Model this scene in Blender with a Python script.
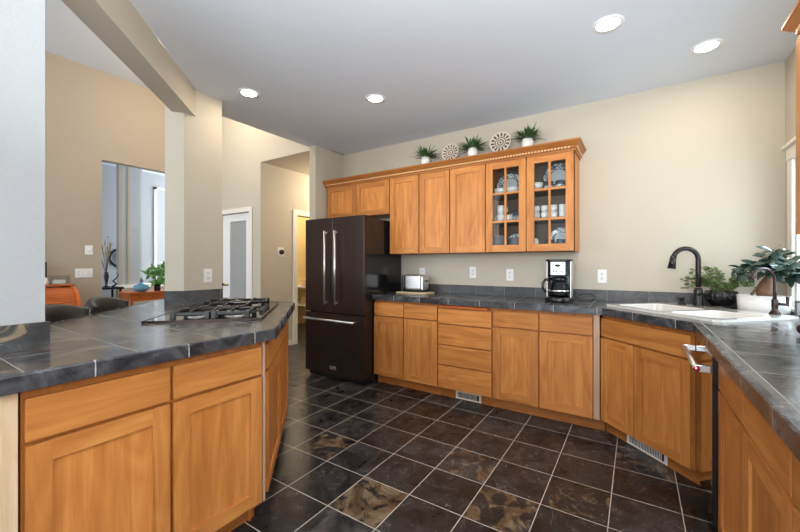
import bpy, bmesh, math, random
from mathutils import Vector, Matrix
from mathutils.geometry import tessellate_polygon
PI = math.pi
S = bpy.context.scene
C = S.collection
for o in list(bpy.data.objects): bpy.data.objects.remove(o)
R2 = math.sqrt(.5)

# ------------------------------------------------------------ camera
cam = bpy.data.cameras.new('camera'); camo = bpy.data.objects.new('camera', cam); C.objects.link(camo)
camo.location = (0, 0, 1.28); camo.rotation_euler = (PI/2, 0, .576)
cam.sensor_width = 36; cam.lens = 364/800*36; cam.shift_y = -2.5/800; cam.clip_start = .02
S.camera = camo
# ------------------------------------------------------------ world, sun, area lights, exposure
W = bpy.data.worlds.new('world'); S.world = W; W.use_nodes = True
bg = W.node_tree.nodes['Background']; bg.inputs[0].default_value = (.80, .90, 1, 1); bg.inputs[1].default_value = 1.45
def area(name, loc, rot, sx, sy, power, col=(1, 1, 1)):
    l = bpy.data.lights.new(name, 'AREA'); l.shape = 'RECTANGLE'; l.size = sx; l.size_y = sy; l.energy = power; l.color = col
    o = bpy.data.objects.new(name, l); C.objects.link(o); o.location = loc; o.rotation_euler = rot; return o
area('kitchen_fill_light', (-.2, -2.6, 1.35), (PI/2, 0, .12), 2.6, 1.8, 20, (.96, .98, 1))  # added frontal fill behind the camera, no window there
area('ceiling_fill_light', (.15, -.4, 1.7), Vector((.12, .42, 1)).to_track_quat('-Z', 'Y').to_euler(), 1.5, 1.5, 92, (.92, .965, 1))  # added upward fill that brightens the ceiling, no real fixture
area('dining_fill_light', (-4.2, -2.4, 2.0), (PI/2, 0, .2), 3.0, 2.2, 55, (.92, .96, 1))  # added soft fill from the unseen dining side, no window modelled
area('sink_window_light', (1.30, 2.95, 1.6), (0, PI/2, 0), 1.2, 1.2, 11, (.74, .87, 1))
area('window_sky_light', (1.75, 3.75, 2.25), Vector((-1.2, -1.75, -1.25)).to_track_quat('-Z', 'Y').to_euler(), 1.1, 1.1, 52, (.66, .82, 1))
area('entry_window_light', (-8.3, 5.6, 2.2), (-PI/2, 0, 0), 2.5, 2.0, 110, (.82, .9, 1))
S.view_settings.view_transform = 'Standard'; S.view_settings.look = 'None'
S.view_settings.exposure = 0.78; S.view_settings.gamma = 1; S.view_settings.use_curve_mapping = False

# ------------------------------------------------------------ node helpers
def newmat(name):
    m = bpy.data.materials.new(name); m.use_nodes = True
    nt = m.node_tree; b = nt.nodes['Principled BSDF']; return m, nt, b
def N(nt, t, **k):
    n = nt.nodes.new(t)
    for a, v in k.items():
        if a == 'inp':
            for i, x in v.items(): n.inputs[i].default_value = x
        else: setattr(n, a, v)
    return n
def L(nt, a, b): nt.links.new(a, b)
def mth(nt, op, a, b=None, c=None):
    n = nt.nodes.new('ShaderNodeMath'); n.operation = op
    for i, x in enumerate((a, b, c)):
        if x is None: continue
        if isinstance(x, (int, float)): n.inputs[i].default_value = x
        else: L(nt, x, n.inputs[i])
    return n.outputs[0]
def mix(nt, fac, a, b, typ='MIX'):
    n = nt.nodes.new('ShaderNodeMix'); n.data_type = 'RGBA'; n.blend_type = typ
    for i, x in ((0, fac), (6, a), (7, b)):
        if isinstance(x, (int, float)): n.inputs[i].default_value = x
        elif isinstance(x, tuple): n.inputs[i].default_value = (*x, 1) if len(x) == 3 else x
        else: L(nt, x, n.inputs[i])
    return n.outputs[2]
def ramp(nt, fac, pts):
    n = nt.nodes.new('ShaderNodeValToRGB'); e = n.color_ramp.elements
    while len(e) < len(pts): e.new(.5)
    for k, (p, c) in enumerate(pts):
        e[k].position = p; e[k].color = (*c, 1) if isinstance(c, tuple) else (c, c, c, 1)
    L(nt, fac, n.inputs[0]); return n.outputs[0]
def bump(nt, b, h, s, d=.01):
    n = nt.nodes.new('ShaderNodeBump'); n.inputs['Strength'].default_value = s; n.inputs['Distance'].default_value = d
    L(nt, h, n.inputs['Height']); L(nt, n.outputs[0], b.inputs['Normal'])

def flat(name, col, rough=.5, metal=0, bumpy=0, bscale=60, var=0, emit=None, es=1, coat=0, spec=None):
    m, nt, b = newmat(name)
    b.inputs['Base Color'].default_value = (*col, 1); b.inputs['Roughness'].default_value = rough; b.inputs['Metallic'].default_value = metal
    if spec is not None: b.inputs['Specular IOR Level'].default_value = spec
    if coat: b.inputs['Coat Weight'].default_value = coat
    if emit: b.inputs['Emission Color'].default_value = (*emit, 1); b.inputs['Emission Strength'].default_value = es
    tc = N(nt, 'ShaderNodeTexCoord'); n = N(nt, 'ShaderNodeTexNoise', inp={'Scale': bscale, 'Detail': 4.0})
    L(nt, tc.outputs['Object'], n.inputs['Vector'])
    v = max(var, .03)
    L(nt, mix(nt, n.outputs[0], tuple(c*(1-v) for c in col), tuple(min(1, c*(1+v)) for c in col)), b.inputs['Base Color'])
    if bumpy: bump(nt, b, n.outputs[0], bumpy, .004)
    return m
def wood(name, c1, c2, c3, rough=.33, fig=1.0):
    m, nt, b = newmat(name)
    uv = N(nt, 'ShaderNodeUVMap'); oi = N(nt, 'ShaderNodeObjectInfo')
    off = N(nt, 'ShaderNodeCombineXYZ'); L(nt, mth(nt, 'MULTIPLY', oi.outputs['Random'], 37.), off.inputs[0]); L(nt, mth(nt, 'MULTIPLY', oi.outputs['Random'], 91.), off.inputs[1])
    ad = N(nt, 'ShaderNodeVectorMath', operation='ADD'); L(nt, uv.outputs[0], ad.inputs[0]); L(nt, off.outputs[0], ad.inputs[1])
    mp = N(nt, 'ShaderNodeMapping'); mp.inputs['Scale'].default_value = (16, 1.3, 1); L(nt, ad.outputs[0], mp.inputs[0])
    n1 = N(nt, 'ShaderNodeTexNoise', inp={'Scale': 1.0, 'Detail': 5.0, 'Roughness': .6, 'Distortion': 1.4}); L(nt, mp.outputs[0], n1.inputs['Vector'])
    mp2 = N(nt, 'ShaderNodeMapping'); mp2.inputs['Scale'].default_value = (260, 9, 1); L(nt, ad.outputs[0], mp2.inputs[0])
    n2 = N(nt, 'ShaderNodeTexNoise', inp={'Scale': 1.0, 'Detail': 3.0}); L(nt, mp2.outputs[0], n2.inputs['Vector'])
    mp3 = N(nt, 'ShaderNodeMapping'); mp3.inputs['Scale'].default_value = (3.2, .8, 1); L(nt, ad.outputs[0], mp3.inputs[0])
    n3 = N(nt, 'ShaderNodeTexNoise', inp={'Scale': 1.0, 'Detail': 2.0, 'Distortion': .5}); L(nt, mp3.outputs[0], n3.inputs['Vector'])
    rings = mth(nt, 'FRACT', mth(nt, 'MULTIPLY', n3.outputs[0], 9*fig))
    rings = mth(nt, 'ABSOLUTE', mth(nt, 'SUBTRACT', rings, .5))
    f = mth(nt, 'ADD', mth(nt, 'MULTIPLY', n1.outputs[0], .75), mth(nt, 'MULTIPLY', rings, .20))
    col = ramp(nt, f, [(.24, c1), (.44, c2), (.64, c3)])
    col = mix(nt, mth(nt, 'MULTIPLY', n2.outputs[0], .28), col, tuple(c*.62 for c in c1))
    hs = N(nt, 'ShaderNodeHueSaturation'); L(nt, col, hs.inputs['Color']); L(nt, mth(nt, 'MULTIPLY_ADD', oi.outputs['Random'], .26, .88), hs.inputs['Value'])
    L(nt, hs.outputs[0], b.inputs['Base Color']); b.inputs['Roughness'].default_value = rough; b.inputs['Specular IOR Level'].default_value = .3
    bump(nt, b, n2.outputs[0], .08, .002)
    return m
def slate(name, rough=.32, grout=(.50, .46, .40), g=.0045, base=((.007, .007, .009), (.050, .048, .050)), rust_all=0., size=.305, one_d=False, blue=0, vein=.8, spec=.5, rcol=((.055, .030, .015), (.16, .100, .052), (.32, .25, .16))):
    """UV in metres; attribute 'tile' = (brightness, rust, seed)"""
    m, nt, b = newmat(name)
    uv = N(nt, 'ShaderNodeUVMap'); sp = N(nt, 'ShaderNodeSeparateXYZ'); L(nt, uv.outputs[0], sp.inputs[0])
    ux = mth(nt, 'DIVIDE', sp.outputs[0], size); uy = mth(nt, 'DIVIDE', sp.outputs[1], size)
    ix = mth(nt, 'FLOOR', ux); iy = mth(nt, 'FLOOR', uy) if not one_d else 0.
    def edge(u):
        fr = mth(nt, 'FRACT', u); return mth(nt, 'MULTIPLY', mth(nt, 'MINIMUM', fr, mth(nt, 'SUBTRACT', 1., fr)), size)
    wob = N(nt, 'ShaderNodeTexNoise', inp={'Scale': 45.0, 'Detail': 3.0}); L(nt, uv.outputs[0], wob.inputs['Vector'])
    d = edge(ux)
    if not one_d: d = mth(nt, 'MINIMUM', d, edge(uy))
    d = mth(nt, 'ADD', d, mth(nt, 'MULTIPLY', mth(nt, 'SUBTRACT', wob.outputs[0], .5), .0022))
    gm = N(nt, 'ShaderNodeMapRange', inp={1: g*.38, 2: g*.62, 3: 1., 4: 0.}); L(nt, d, gm.inputs[0])
    cx = N(nt, 'ShaderNodeCombineXYZ')
    L(nt, ix, cx.inputs[0])
    if not one_d: L(nt, iy, cx.inputs[1])
    wn = N(nt, 'ShaderNodeTexWhiteNoise', noise_dimensions='3D'); L(nt, cx.outputs[0], wn.inputs['Vector'])
    ws = N(nt, 'ShaderNodeSeparateColor'); L(nt, wn.outputs['Color'], ws.inputs[0])
    at = N(nt, 'ShaderNodeAttribute', attribute_name='tile'); As = N(nt, 'ShaderNodeSeparateColor'); L(nt, at.outputs['Color'], As.inputs[0])
    seed = N(nt, 'ShaderNodeVectorMath', operation='SCALE'); L(nt, wn.outputs['Color'], seed.inputs[0]); seed.inputs[3].default_value = 23.
    pv = N(nt, 'ShaderNodeVectorMath', operation='ADD'); L(nt, uv.outputs[0], pv.inputs[0]); L(nt, seed.outputs[0], pv.inputs[1])
    n1 = N(nt, 'ShaderNodeTexNoise', inp={'Scale': 6.0, 'Detail': 6.0, 'Roughness': .62, 'Distortion': 1.2}); L(nt, pv.outputs[0], n1.inputs['Vector'])
    n2 = N(nt, 'ShaderNodeTexNoise', inp={'Scale': 5.5, 'Detail': 3.0, 'Roughness': .55, 'Distortion': 2.6}); L(nt, pv.outputs[0], n2.inputs['Vector'])
    n3 = N(nt, 'ShaderNodeTexNoise', inp={'Scale': 70.0, 'Detail': 4.0}); L(nt, pv.outputs[0], n3.inputs['Vector'])
    n4 = N(nt, 'ShaderNodeTexNoise', inp={'Scale': 3.6, 'Detail': 4.0, 'Distortion': 3.2}); L(nt, pv.outputs[0], n4.inputs['Vector'])
    nc = N(nt, 'ShaderNodeMapRange', inp={1: .36, 2: .66, 3: 0., 4: 1.}); L(nt, n1.outputs[0], nc.inputs[0])
    c = mix(nt, nc.outputs[0], base[0], base[1])
    c = mix(nt, 1., c, ramp(nt, ws.outputs[0], [(0, .55), (.5, .95), (1, 1.6)]), 'MULTIPLY')
    c = mix(nt, mth(nt, 'MULTIPLY', ws.outputs[1], .25), c, (.030, .022, .016))
    # rust clouds
    rf = mth(nt, 'ADD', As.outputs[1], rust_all)
    th = mth(nt, 'SUBTRACT', .78, mth(nt, 'MULTIPLY', rf, .38))
    rm = N(nt, 'ShaderNodeMapRange', inp={3: 0., 4: 1.}); L(nt, n2.outputs[0], rm.inputs[0]); L(nt, th, rm.inputs[1]); L(nt, mth(nt, 'ADD', th, .10), rm.inputs[2])
    rc = ramp(nt, n1.outputs[0], [(.3, rcol[0]), (.5, rcol[1]), (.7, rcol[2])])
    c = mix(nt, mth(nt, 'MULTIPLY', rm.outputs[0], .85), c, rc)
    # thin pale veins
    vv = mth(nt, 'ABSOLUTE', mth(nt, 'SUBTRACT', n4.outputs[0], .5))
    vm = N(nt, 'ShaderNodeMapRange', inp={1: .001, 2: .007, 3: vein, 4: 0.}); L(nt, vv, vm.inputs[0])
    vm2 = mth(nt, 'MULTIPLY', vm.outputs[0], mth(nt, 'GREATER_THAN', n1.outputs[0], .50))
    c = mix(nt, vm2, c, (.20, .19, .175))
    c = mix(nt, mth(nt, 'MULTIPLY', n3.outputs[0], .25), c, (.008, .008, .008))
    c = mix(nt, gm.outputs[0], c, grout)
    L(nt, c, b.inputs['Base Color'])
    r = mth(nt, 'ADD', mth(nt, 'MULTIPLY', n1.outputs[0], .22), rough-.1); r = mth(nt, 'ADD', r, mth(nt, 'MULTIPLY', gm.outputs[0], .5))
    L(nt, r, b.inputs['Roughness']); b.inputs['Specular IOR Level'].default_value = spec
    h = mth(nt, 'SUBTRACT', mth(nt, 'ADD', n1.outputs[0], mth(nt, 'MULTIPLY', n3.outputs[0], .25)), mth(nt, 'MULTIPLY', gm.outputs[0], .5))
    bump(nt, b, h, .32, .006)
    return m
M = {}
M['wood'] = wood('cherry_wood', (.42, .145, .032), (.58, .225, .056), (.72, .32, .085), .40)
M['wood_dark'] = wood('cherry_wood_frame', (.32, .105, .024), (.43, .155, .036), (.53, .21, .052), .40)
M['birch'] = wood('pale_birch', (.62, .43, .26), (.74, .55, .36), (.80, .64, .46), .5)
M['orange_wood'] = wood('orange_oak', (.40, .085, .015), (.50, .12, .022), (.58, .17, .035))
M['floor'] = slate('slate_floor', .30)
M['counter'] = slate('slate_counter', .15, spec=1.0, base=((.022, .022, .025), (.15, .145, .15)), size=.305, g=.0035, grout=(.26, .25, .23), vein=.8)
M['edge'] = slate('slate_edge', .25, base=((.020, .024, .030), (.13, .14, .155)), size=.305, one_d=True, g=.0035, grout=(.5, .48, .45), vein=.35)
M['swirl'] = slate('slate_swirl', .4, base=((.03, .032, .036), (.09, .095, .10)), size=2.0, one_d=True, rust_all=.75, rcol=((.16, .12, .06), (.36, .29, .18), (.5, .46, .38)))
M['splash'] = slate('slate_splash', .4, base=((.028, .028, .030), (.11, .11, .11)), size=.305, one_d=True, g=.004, grout=(.22, .21, .2), vein=.35)
M['cream'] = flat('cream_paint', (.525, .470, .378), .75, bumpy=.12, bscale=90)
M['peach'] = flat('beige_paint', (.44, .365, .28), .75, bumpy=.1, bscale=90)
M['greywall'] = flat('pale_grey_paint', (.41, .425, .44), .75, bumpy=.5, bscale=85)
M['ceil'] = flat('ceiling_paint', (.69, .73, .785), .85, bumpy=.15, bscale=70)
M['white'] = flat('white_paint', (.82, .81, .79), .45)
M['trimw'] = flat('trim_white', (.78, .74, .66), .45)
M['ceramic'] = flat('white_ceramic', (.84, .82, .78), .12, coat=.4)
M['sinkm'] = flat('biscuit_enamel', (.70, .67, .61), .10, coat=.6)
M['steel'] = flat('brushed_steel', (.74, .74, .73), .36, 1, bscale=30)
M['chrome'] = flat('polished_steel', (.88, .88, .88), .22, 1)
M['blacksteel'] = flat('dark_bronze_steel', (.062, .044, .040), .27, .75, bscale=5, var=.06)
M['black'] = flat('black_plastic', (.010, .010, .011), .22)
M['blackside'] = flat('black_enamel', (.010, .010, .011), .12)
M['iron'] = flat('cast_iron', (.006, .006, .007), .22, coat=.35)
M['glassblack'] = flat('black_cooktop_glass', (.012, .012, .012), .05)
M['bronze'] = flat('oil_rubbed_bronze', (.016, .012, .011), .25, .3)
M['bronze2'] = flat('aged_copper_bronze', (.035, .017, .013), .25, .35)
M['leather'] = flat('dark_leather', (.017, .012, .010), .45, bumpy=.3, bscale=120)
M['leaf'] = flat('green_leaf', (.12, .30, .05), .35, var=.4, bscale=25)
M['grass'] = flat('grass_leaf', (.035, .10, .02), .45, var=.5, bscale=40)
M['jade'] = flat('jade_leaf', (.11, .16, .055), .3, var=.4, bscale=25)
M['ficus'] = flat('dark_glossy_leaf', (.030, .060, .045), .2, var=.5, bscale=25, coat=.6)
M['stem'] = flat('brown_stem', (.10, .06, .03), .6, var=.3)
M['bark'] = flat('tan_bark', (.17, .085, .042), .6, bumpy=1.0, bscale=45, var=.7)
M['soil'] = flat('dark_soil', (.02, .014, .01), .9, bumpy=.8, bscale=120)
M['emit'] = flat('lamp_lens', (1, 1, 1), .5, emit=(1, .95, .86), es=9)
M['yellow'] = flat('yellow_paint', (.75, .58, .26), .7)
M['register'] = flat('almond_register', (.70, .66, .54), .4)
M['dark'] = flat('dark_slot', (.012, .011, .010), .8)
M['red'] = flat('red_enamel', (.55, .02, .03), .25)
M['bluevase'] = flat('blue_glass_glaze', (.12, .34, .52), .08, coat=.5)
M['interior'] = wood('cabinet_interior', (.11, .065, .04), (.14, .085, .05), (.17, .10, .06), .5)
M['frost'] = flat('frosted_glass', (.33, .33, .33), .35)
M['yellowflower'] = flat('yellow_blossom', (.55, .40, .04), .6, var=.4)
M['paper'] = flat('white_card', (.75, .75, .72), .5)
def glassmat(name, col=(1, 1, 1), rough=.0):
    m, nt, b = newmat(name); nt.nodes.remove(b)
    t = N(nt, 'ShaderNodeBsdfTransparent'); t.inputs[0].default_value = (*col, 1)
    gl = N(nt, 'ShaderNodeBsdfGlossy'); gl.inputs['Roughness'].default_value = .03
    fr = N(nt, 'ShaderNodeLayerWeight'); fr.inputs[0].default_value = .5; fc_ = mth(nt, 'MULTIPLY_ADD', mth(nt, 'POWER', fr.outputs['Facing'], 5.), .6, .012)
    mx = N(nt, 'ShaderNodeMixShader'); L(nt, fc_, mx.inputs[0]); L(nt, t.outputs[0], mx.inputs[1]); L(nt, gl.outputs[0], mx.inputs[2])
    L(nt, mx.outputs[0], nt.nodes['Material Output'].inputs[0]); return m
M['glass'] = glassmat('clear_glass', (.93, .95, .95))
M['darkglass'] = glassmat('carafe_glass', (.45, .45, .47))
def pattern_mat(name, scale_r, white, dark, spokes, third=None):
    """round plate pattern about local XZ plane"""
    m, nt, b = newmat(name); tc = N(nt, 'ShaderNodeTexCoord'); sp = N(nt, 'ShaderNodeSeparateXYZ'); L(nt, tc.outputs['Object'], sp.inputs[0])
    x, z = sp.outputs[0], sp.outputs[1]
    r = mth(nt, 'SQRT', mth(nt, 'ADD', mth(nt, 'POWER', mth(nt, 'ABSOLUTE', x), 2.), mth(nt, 'POWER', mth(nt, 'ABSOLUTE', z), 2.)))
    r = mth(nt, 'DIVIDE', r, scale_r)
    a = mth(nt, 'ARCTAN2', z, x)
    sa = mth(nt, 'SINE', mth(nt, 'MULTIPLY', a, float(spokes)))
    ring = mth(nt, 'SINE', mth(nt, 'MULTIPLY', r, 30.))
    pet = mth(nt, 'MULTIPLY', mth(nt, 'GREATER_THAN', sa, -.1), mth(nt, 'MULTIPLY', mth(nt, 'GREATER_THAN', r, .55), mth(nt, 'LESS_THAN', r, .86)))
    inn = mth(nt, 'MULTIPLY', mth(nt, 'LESS_THAN', r, .5), mth(nt, 'GREATER_THAN', ring, .1))
    mask = mth(nt, 'MAXIMUM', pet, inn)
    L(nt, mix(nt, mask, white, dark), b.inputs['Base Color']); b.inputs['Roughness'].default_value = .35
    return m
M['decoplate'] = pattern_mat('spoked_plate_glaze', .115, (.62, .56, .46), (.09, .035, .025), 14)
def toile_mat():
    m, nt, b = newmat('blue_white_glaze'); tc = N(nt, 'ShaderNodeTexCoord'); n = N(nt, 'ShaderNodeTexNoise', inp={'Scale': 34.0, 'Detail': 1.5, 'Distortion': 1.0}); L(nt, tc.outputs['Object'], n.inputs['Vector'])
    c = ramp(nt, n.outputs[0], [(.46, (.72, .74, .73)), (.50, (.04, .06, .08)), (.62, (.10, .14, .17)), (.66, (.72, .73, .72))])
    sp = N(nt, 'ShaderNodeSeparateXYZ'); L(nt, tc.outputs['Generated'], sp.inputs[0])
    q = lambda o: mth(nt, 'POWER', mth(nt, 'ABSOLUTE', mth(nt, 'SUBTRACT', o, .5)), 2.)
    r = mth(nt, 'SQRT', mth(nt, 'ADD', q(sp.outputs[0]), q(sp.outputs[1])))
    c = mix(nt, mth(nt, 'LESS_THAN', r, .27), c, (.60, .62, .62))
    ringm = mth(nt, 'MULTIPLY', mth(nt, 'GREATER_THAN', r, .27), mth(nt, 'LESS_THAN', r, .295))
    c = mix(nt, ringm, c, (.05, .07, .09))
    c = mix(nt, mth(nt, 'GREATER_THAN', r, .475), c, (.05, .07, .09))
    L(nt, c, b.inputs['Base Color']); b.inputs['Roughness'].default_value = .15
    return m
M['toile'] = toile_mat()

# ------------------------------------------------------------ mesh builder
class MB:
    def __init__(s): s.v = []; s.f = []; s.uv = []; s.sm = []
    def face(s, pts, uvs, smooth=False):
        i = len(s.v); s.v += [tuple(p) for p in pts]; s.f.append(list(range(i, i+len(pts)))); s.uv.append(uvs); s.sm.append(smooth)
    def box(s, x0, x1, y0, y1, z0, z1, grain='z', off=None, skip=''):
        ou, ov = off if off else (random.random()*7, random.random()*7)
        P = lambda x, y, z: (x, y, z)
        F = {'-x': [(x0, y1, z0), (x0, y0, z0), (x0, y0, z1), (x0, y1, z1)], '+x': [(x1, y0, z0), (x1, y1, z0), (x1, y1, z1), (x1, y0, z1)],
             '-y': [(x0, y0, z0), (x1, y0, z0), (x1, y0, z1), (x0, y0, z1)], '+y': [(x1, y1, z0), (x0, y1, z0), (x0, y1, z1), (x1, y1, z1)],
             '-z': [(x0, y1, z0), (x1, y1, z0), (x1, y0, z0), (x0, y0, z0)], '+z': [(x0, y0, z1), (x1, y0, z1), (x1, y1, z1), (x0, y1, z1)]}
        gi = 'xyz'.index(grain)
        for k, pts in F.items():
            if k in skip.split(): continue
            ni = 'xyz'.index(k[1]); ax = [i for i in range(3) if i != ni]
            if gi in ax: v = gi; u = [i for i in ax if i != gi][0]
            else: u, v = ax
            i = len(s.v)
            s.face(pts, [(p[u]+ou, p[v]+ov) for p in pts])
        return s
    def prism(s, poly, z0, z1, caps=True, hole=None, uvrot=0, sides=True):
        """vertical prism over plan polygon (ccw)"""
        c, sn = math.cos(uvrot), math.sin(uvrot)
        n = len(poly); L_ = 0
        def side(pl, inv=False):
            L_ = 0
            for k in range(len(pl)):
                a, b = pl[k], pl[(k+1) % len(pl)]; l = math.hypot(b[0]-a[0], b[1]-a[1])
                pts = [(a[0], a[1], z0), (b[0], b[1], z0), (b[0], b[1], z1), (a[0], a[1], z1)]; uv = [(L_, z0), (L_+l, z0), (L_+l, z1), (L_, z1)]
                if inv: pts.reverse(); uv.reverse()
                s.face(pts, uv); L_ += l
        if sides: side(poly)
        loops = [[Vector((*p, 0)) for p in poly]]
        if hole: side(hole, True); loops.append([Vector((*p, 0)) for p in hole])
        allp = list(poly)+(list(hole) if hole else [])
        if caps:
            for t in tessellate_polygon(loops):
                q = [allp[i] for i in t]
                ar = (q[1][0]-q[0][0])*(q[2][1]-q[0][1])-(q[1][1]-q[0][1])*(q[2][0]-q[0][0])
                if ar < 0: q.reverse()
                uv = [(p[0]*c+p[1]*sn, -p[0]*sn+p[1]*c) for p in q]
                s.face([(p[0], p[1], z1) for p in q], uv); s.face([(p[0], p[1], z0) for p in q[::-1]], uv[::-1])
        return s
    def ring(s, prof, cx=0, cy=0, n=32, sx=1, sy=1, flute=0, fn=0):
        """lathe of (r,z) profile around z"""
        for j in range(len(prof)-1):
            (r0, z0), (r1, z1) = prof[j], prof[j+1]
            for k in range(n):
                a, b = 2*PI*k/n, 2*PI*(k+1)/n
                fl = lambda t: 1+flute*math.cos(fn*t)
                pt = lambda r, t, z: (cx+r*sx*fl(t)*math.cos(t), cy+r*sy*fl(t)*math.sin(t), z)
                if r0 < 1e-6: pts = [pt(r0, a, z0), pt(r1, b, z1), pt(r1, a, z1)]
                elif r1 < 1e-6: pts = [pt(r0, a, z0), pt(r0, b, z0), pt(r1, a, z1)]
                else: pts = [pt(r0, a, z0), pt(r0, b, z0), pt(r1, b, z1), pt(r1, a, z1)]
                s.face(pts, [(p[0], p[2]) for p in pts], True)
        return s
    def tube(s, path, r, n=10, caps=True):
        """tube along points; r scalar or list"""
        path = [Vector(p) for p in path]; m = len(path); rr = r if isinstance(r, (list, tuple)) else [r]*m
        rings = []; up = None
        for i, p in enumerate(path):
            t = (path[min(i+1, m-1)]-path[max(i-1, 0)]).normalized()
            if up is None: up = Vector((0, 0, 1)) if abs(t.z) < .9 else Vector((1, 0, 0))
            a = t.cross(up).normalized(); b = a.cross(t).normalized(); up = b
            rings.append([p+(a*math.cos(2*PI*k/n)+b*math.sin(2*PI*k/n))*rr[i] for k in range(n)])
        for i in range(m-1):
            for k in range(n):
                q = [rings[i][k], rings[i+1][k], rings[i+1][(k+1) % n], rings[i][(k+1) % n]]; s.face(q, [(0, 0)]*4, True)
        if caps: s.face(rings[0], [(0, 0)]*n); s.face(rings[-1][::-1], [(0, 0)]*n)
        return s
    def leaf(s, base, d, length, width, up=(0, 0, 1), cup=.2, seg=3, droop=0):
        d = Vector(d).normalized(); u = Vector(up); side = d.cross(u)
        if side.length < 1e-3: side = Vector((1, 0, 0))
        side.normalize(); nr = side.cross(d).normalized(); base = Vector(base)
        prev = None; T = [i/seg for i in range(seg+1)]
        for t in T:
            w = width*.5*math.sin(PI*min(max(t*.92+.05, 0), 1))**.8 if seg > 1 else width/2
            c = base+d*length*t+nr*(-droop*length*t*t)
            row = (c-side*w+nr*cup*w, c, c+side*w+nr*cup*w)
            if prev:
                s.face([prev[0], prev[1], row[1], row[0]], [(0, 0)]*4, True); s.face([prev[1], prev[2], row[2], row[1]], [(0, 0)]*4, True)
            prev = row
        return s
    def build(s, name, mat, parent=None, bevel=0, weld=True, loc=None, rot=None, tile=None):
        me = bpy.data.meshes.new(name); me.from_pydata(s.v, [], s.f)
        ul = me.uv_layers.new(name='UVMap'); i = 0
        for uvs in s.uv:
            for u in uvs: ul.data[i].uv = u; i += 1
        me.polygons.foreach_set('use_smooth', s.sm)
        if tile is not None:
            at = me.attributes.new('tile', 'FLOAT_COLOR', 'CORNER'); i = 0
            for k, uvs in enumerate(s.uv):
                for _ in uvs: at.data[i].color = (*tile[k], 1); i += 1
        me.materials.append(M[mat] if isinstance(mat, str) else mat)
        if weld:
            bm = bmesh.new(); bm.from_mesh(me); bmesh.ops.remove_doubles(bm, verts=bm.verts, dist=1e-5); bm.to_mesh(me); bm.free()
        o = bpy.data.objects.new(name, me); C.objects.link(o)
        if parent: o.parent = parent
        if loc: o.location = loc
        if rot: o.rotation_euler = rot
        if bevel:
            b = o.modifiers.new('bevel', 'BEVEL'); b.width = bevel; b.segments = 2; b.limit_method = 'ANGLE'; b.angle_limit = math.radians(40)
        return o
def tag(o, label=None, cat=None, group=None, kind=None):
    if label: o['label'] = label
    if cat: o['category'] = cat
    if group: o['group'] = group
    if kind: o['kind'] = kind
    return o
def thing(name, label, cat, loc=(0, 0, 0), rz=0, group=None):
    o = bpy.data.objects.new(name, None); C.objects.link(o); o.location = loc; o.rotation_euler = (0, 0, rz); o.empty_display_size = .1
    return tag(o, label, cat, group)
def copy_tree(o, parent=None):
    c = o.copy(); C.objects.link(c); c.parent = parent
    for ch in [k for k in bpy.data.objects if k.parent == o]: copy_tree(ch, c)
    return c
def struct(name, mb, mat, **k): return tag(mb.build(name, mat, **k), kind='structure')
def boxes(*bs):
    m = MB()
    for b in bs: m.box(*b)
    return m
ZC = .95      # countertop height
H = 2.743     # kitchen ceiling
YW = 3.715    # back wall
XW = .90      # right wall
random.seed(4)

# ============================================================ STRUCTURE
# floor: one mesh of slate tiles, grout in the material
T = .2446*1.28; FX, FY = -1.3137*1.28, 1.3424*1.28
rust = {(2, 1): .75, (3, 0): .85, (4, 1): .6, (4, 2): .42, (1, -1): 1.0, (-1, 0): .7, (4, 4): .6, (5, 3): .65, (-2, 2): .4, (-1, 1): .35, (5, 4): .4,
        (-1, -1): .15, (6, 2): .3, (1, 4): .2, (-4, 3): .3, (3, 4): .15}
m = MB(); tl = []
for i in range(-31, 9):
    for j in range(-16, 18):
        x, y = FX+i*T, FY+j*T
        u, v = i*.305, j*.305
        m.face([(x, y, 0), (x+T, y, 0), (x+T, y+T, 0), (x, y+T, 0)], [(u+1e-4, v+1e-4), (u+.3049, v+1e-4), (u+.3049, v+.3049), (u+1e-4, v+.3049)])
        tl.append((1, rust.get((i, j), random.choice([0, 0, 0, .1, .2])), 0))
struct('floor', m, 'floor', tile=tl, weld=False)
# kitchen ceiling slab (the rooms beyond are taller)
kc = [(1.15, -3.2), (1.15, 3.9), (-3.32, 3.9), (-3.32, 3.22), (-3.45, 3.31), (-3.45, 1.87), (-3.12, 1.87), (-3.12, 1.64), (-1.0, -.48), (-1.0, -3.2)]
struct('ceiling', MB().prism(kc, H, 3.85), 'ceil')
# living room ceiling
struct('ceiling_living', MB().box(-6.3, -.9, -4, 3.5, 3.85, 3.95), 'ceil')
# back wall
struct('wall_back', MB().box(-3.45, 1.05, YW, YW+.12, 0, H), 'cream')
# fridge side stub wall
struct('wall_fridge_side', MB().box(-3.43, -3.32, 3.2, YW, 0, H), 'cream')
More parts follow.
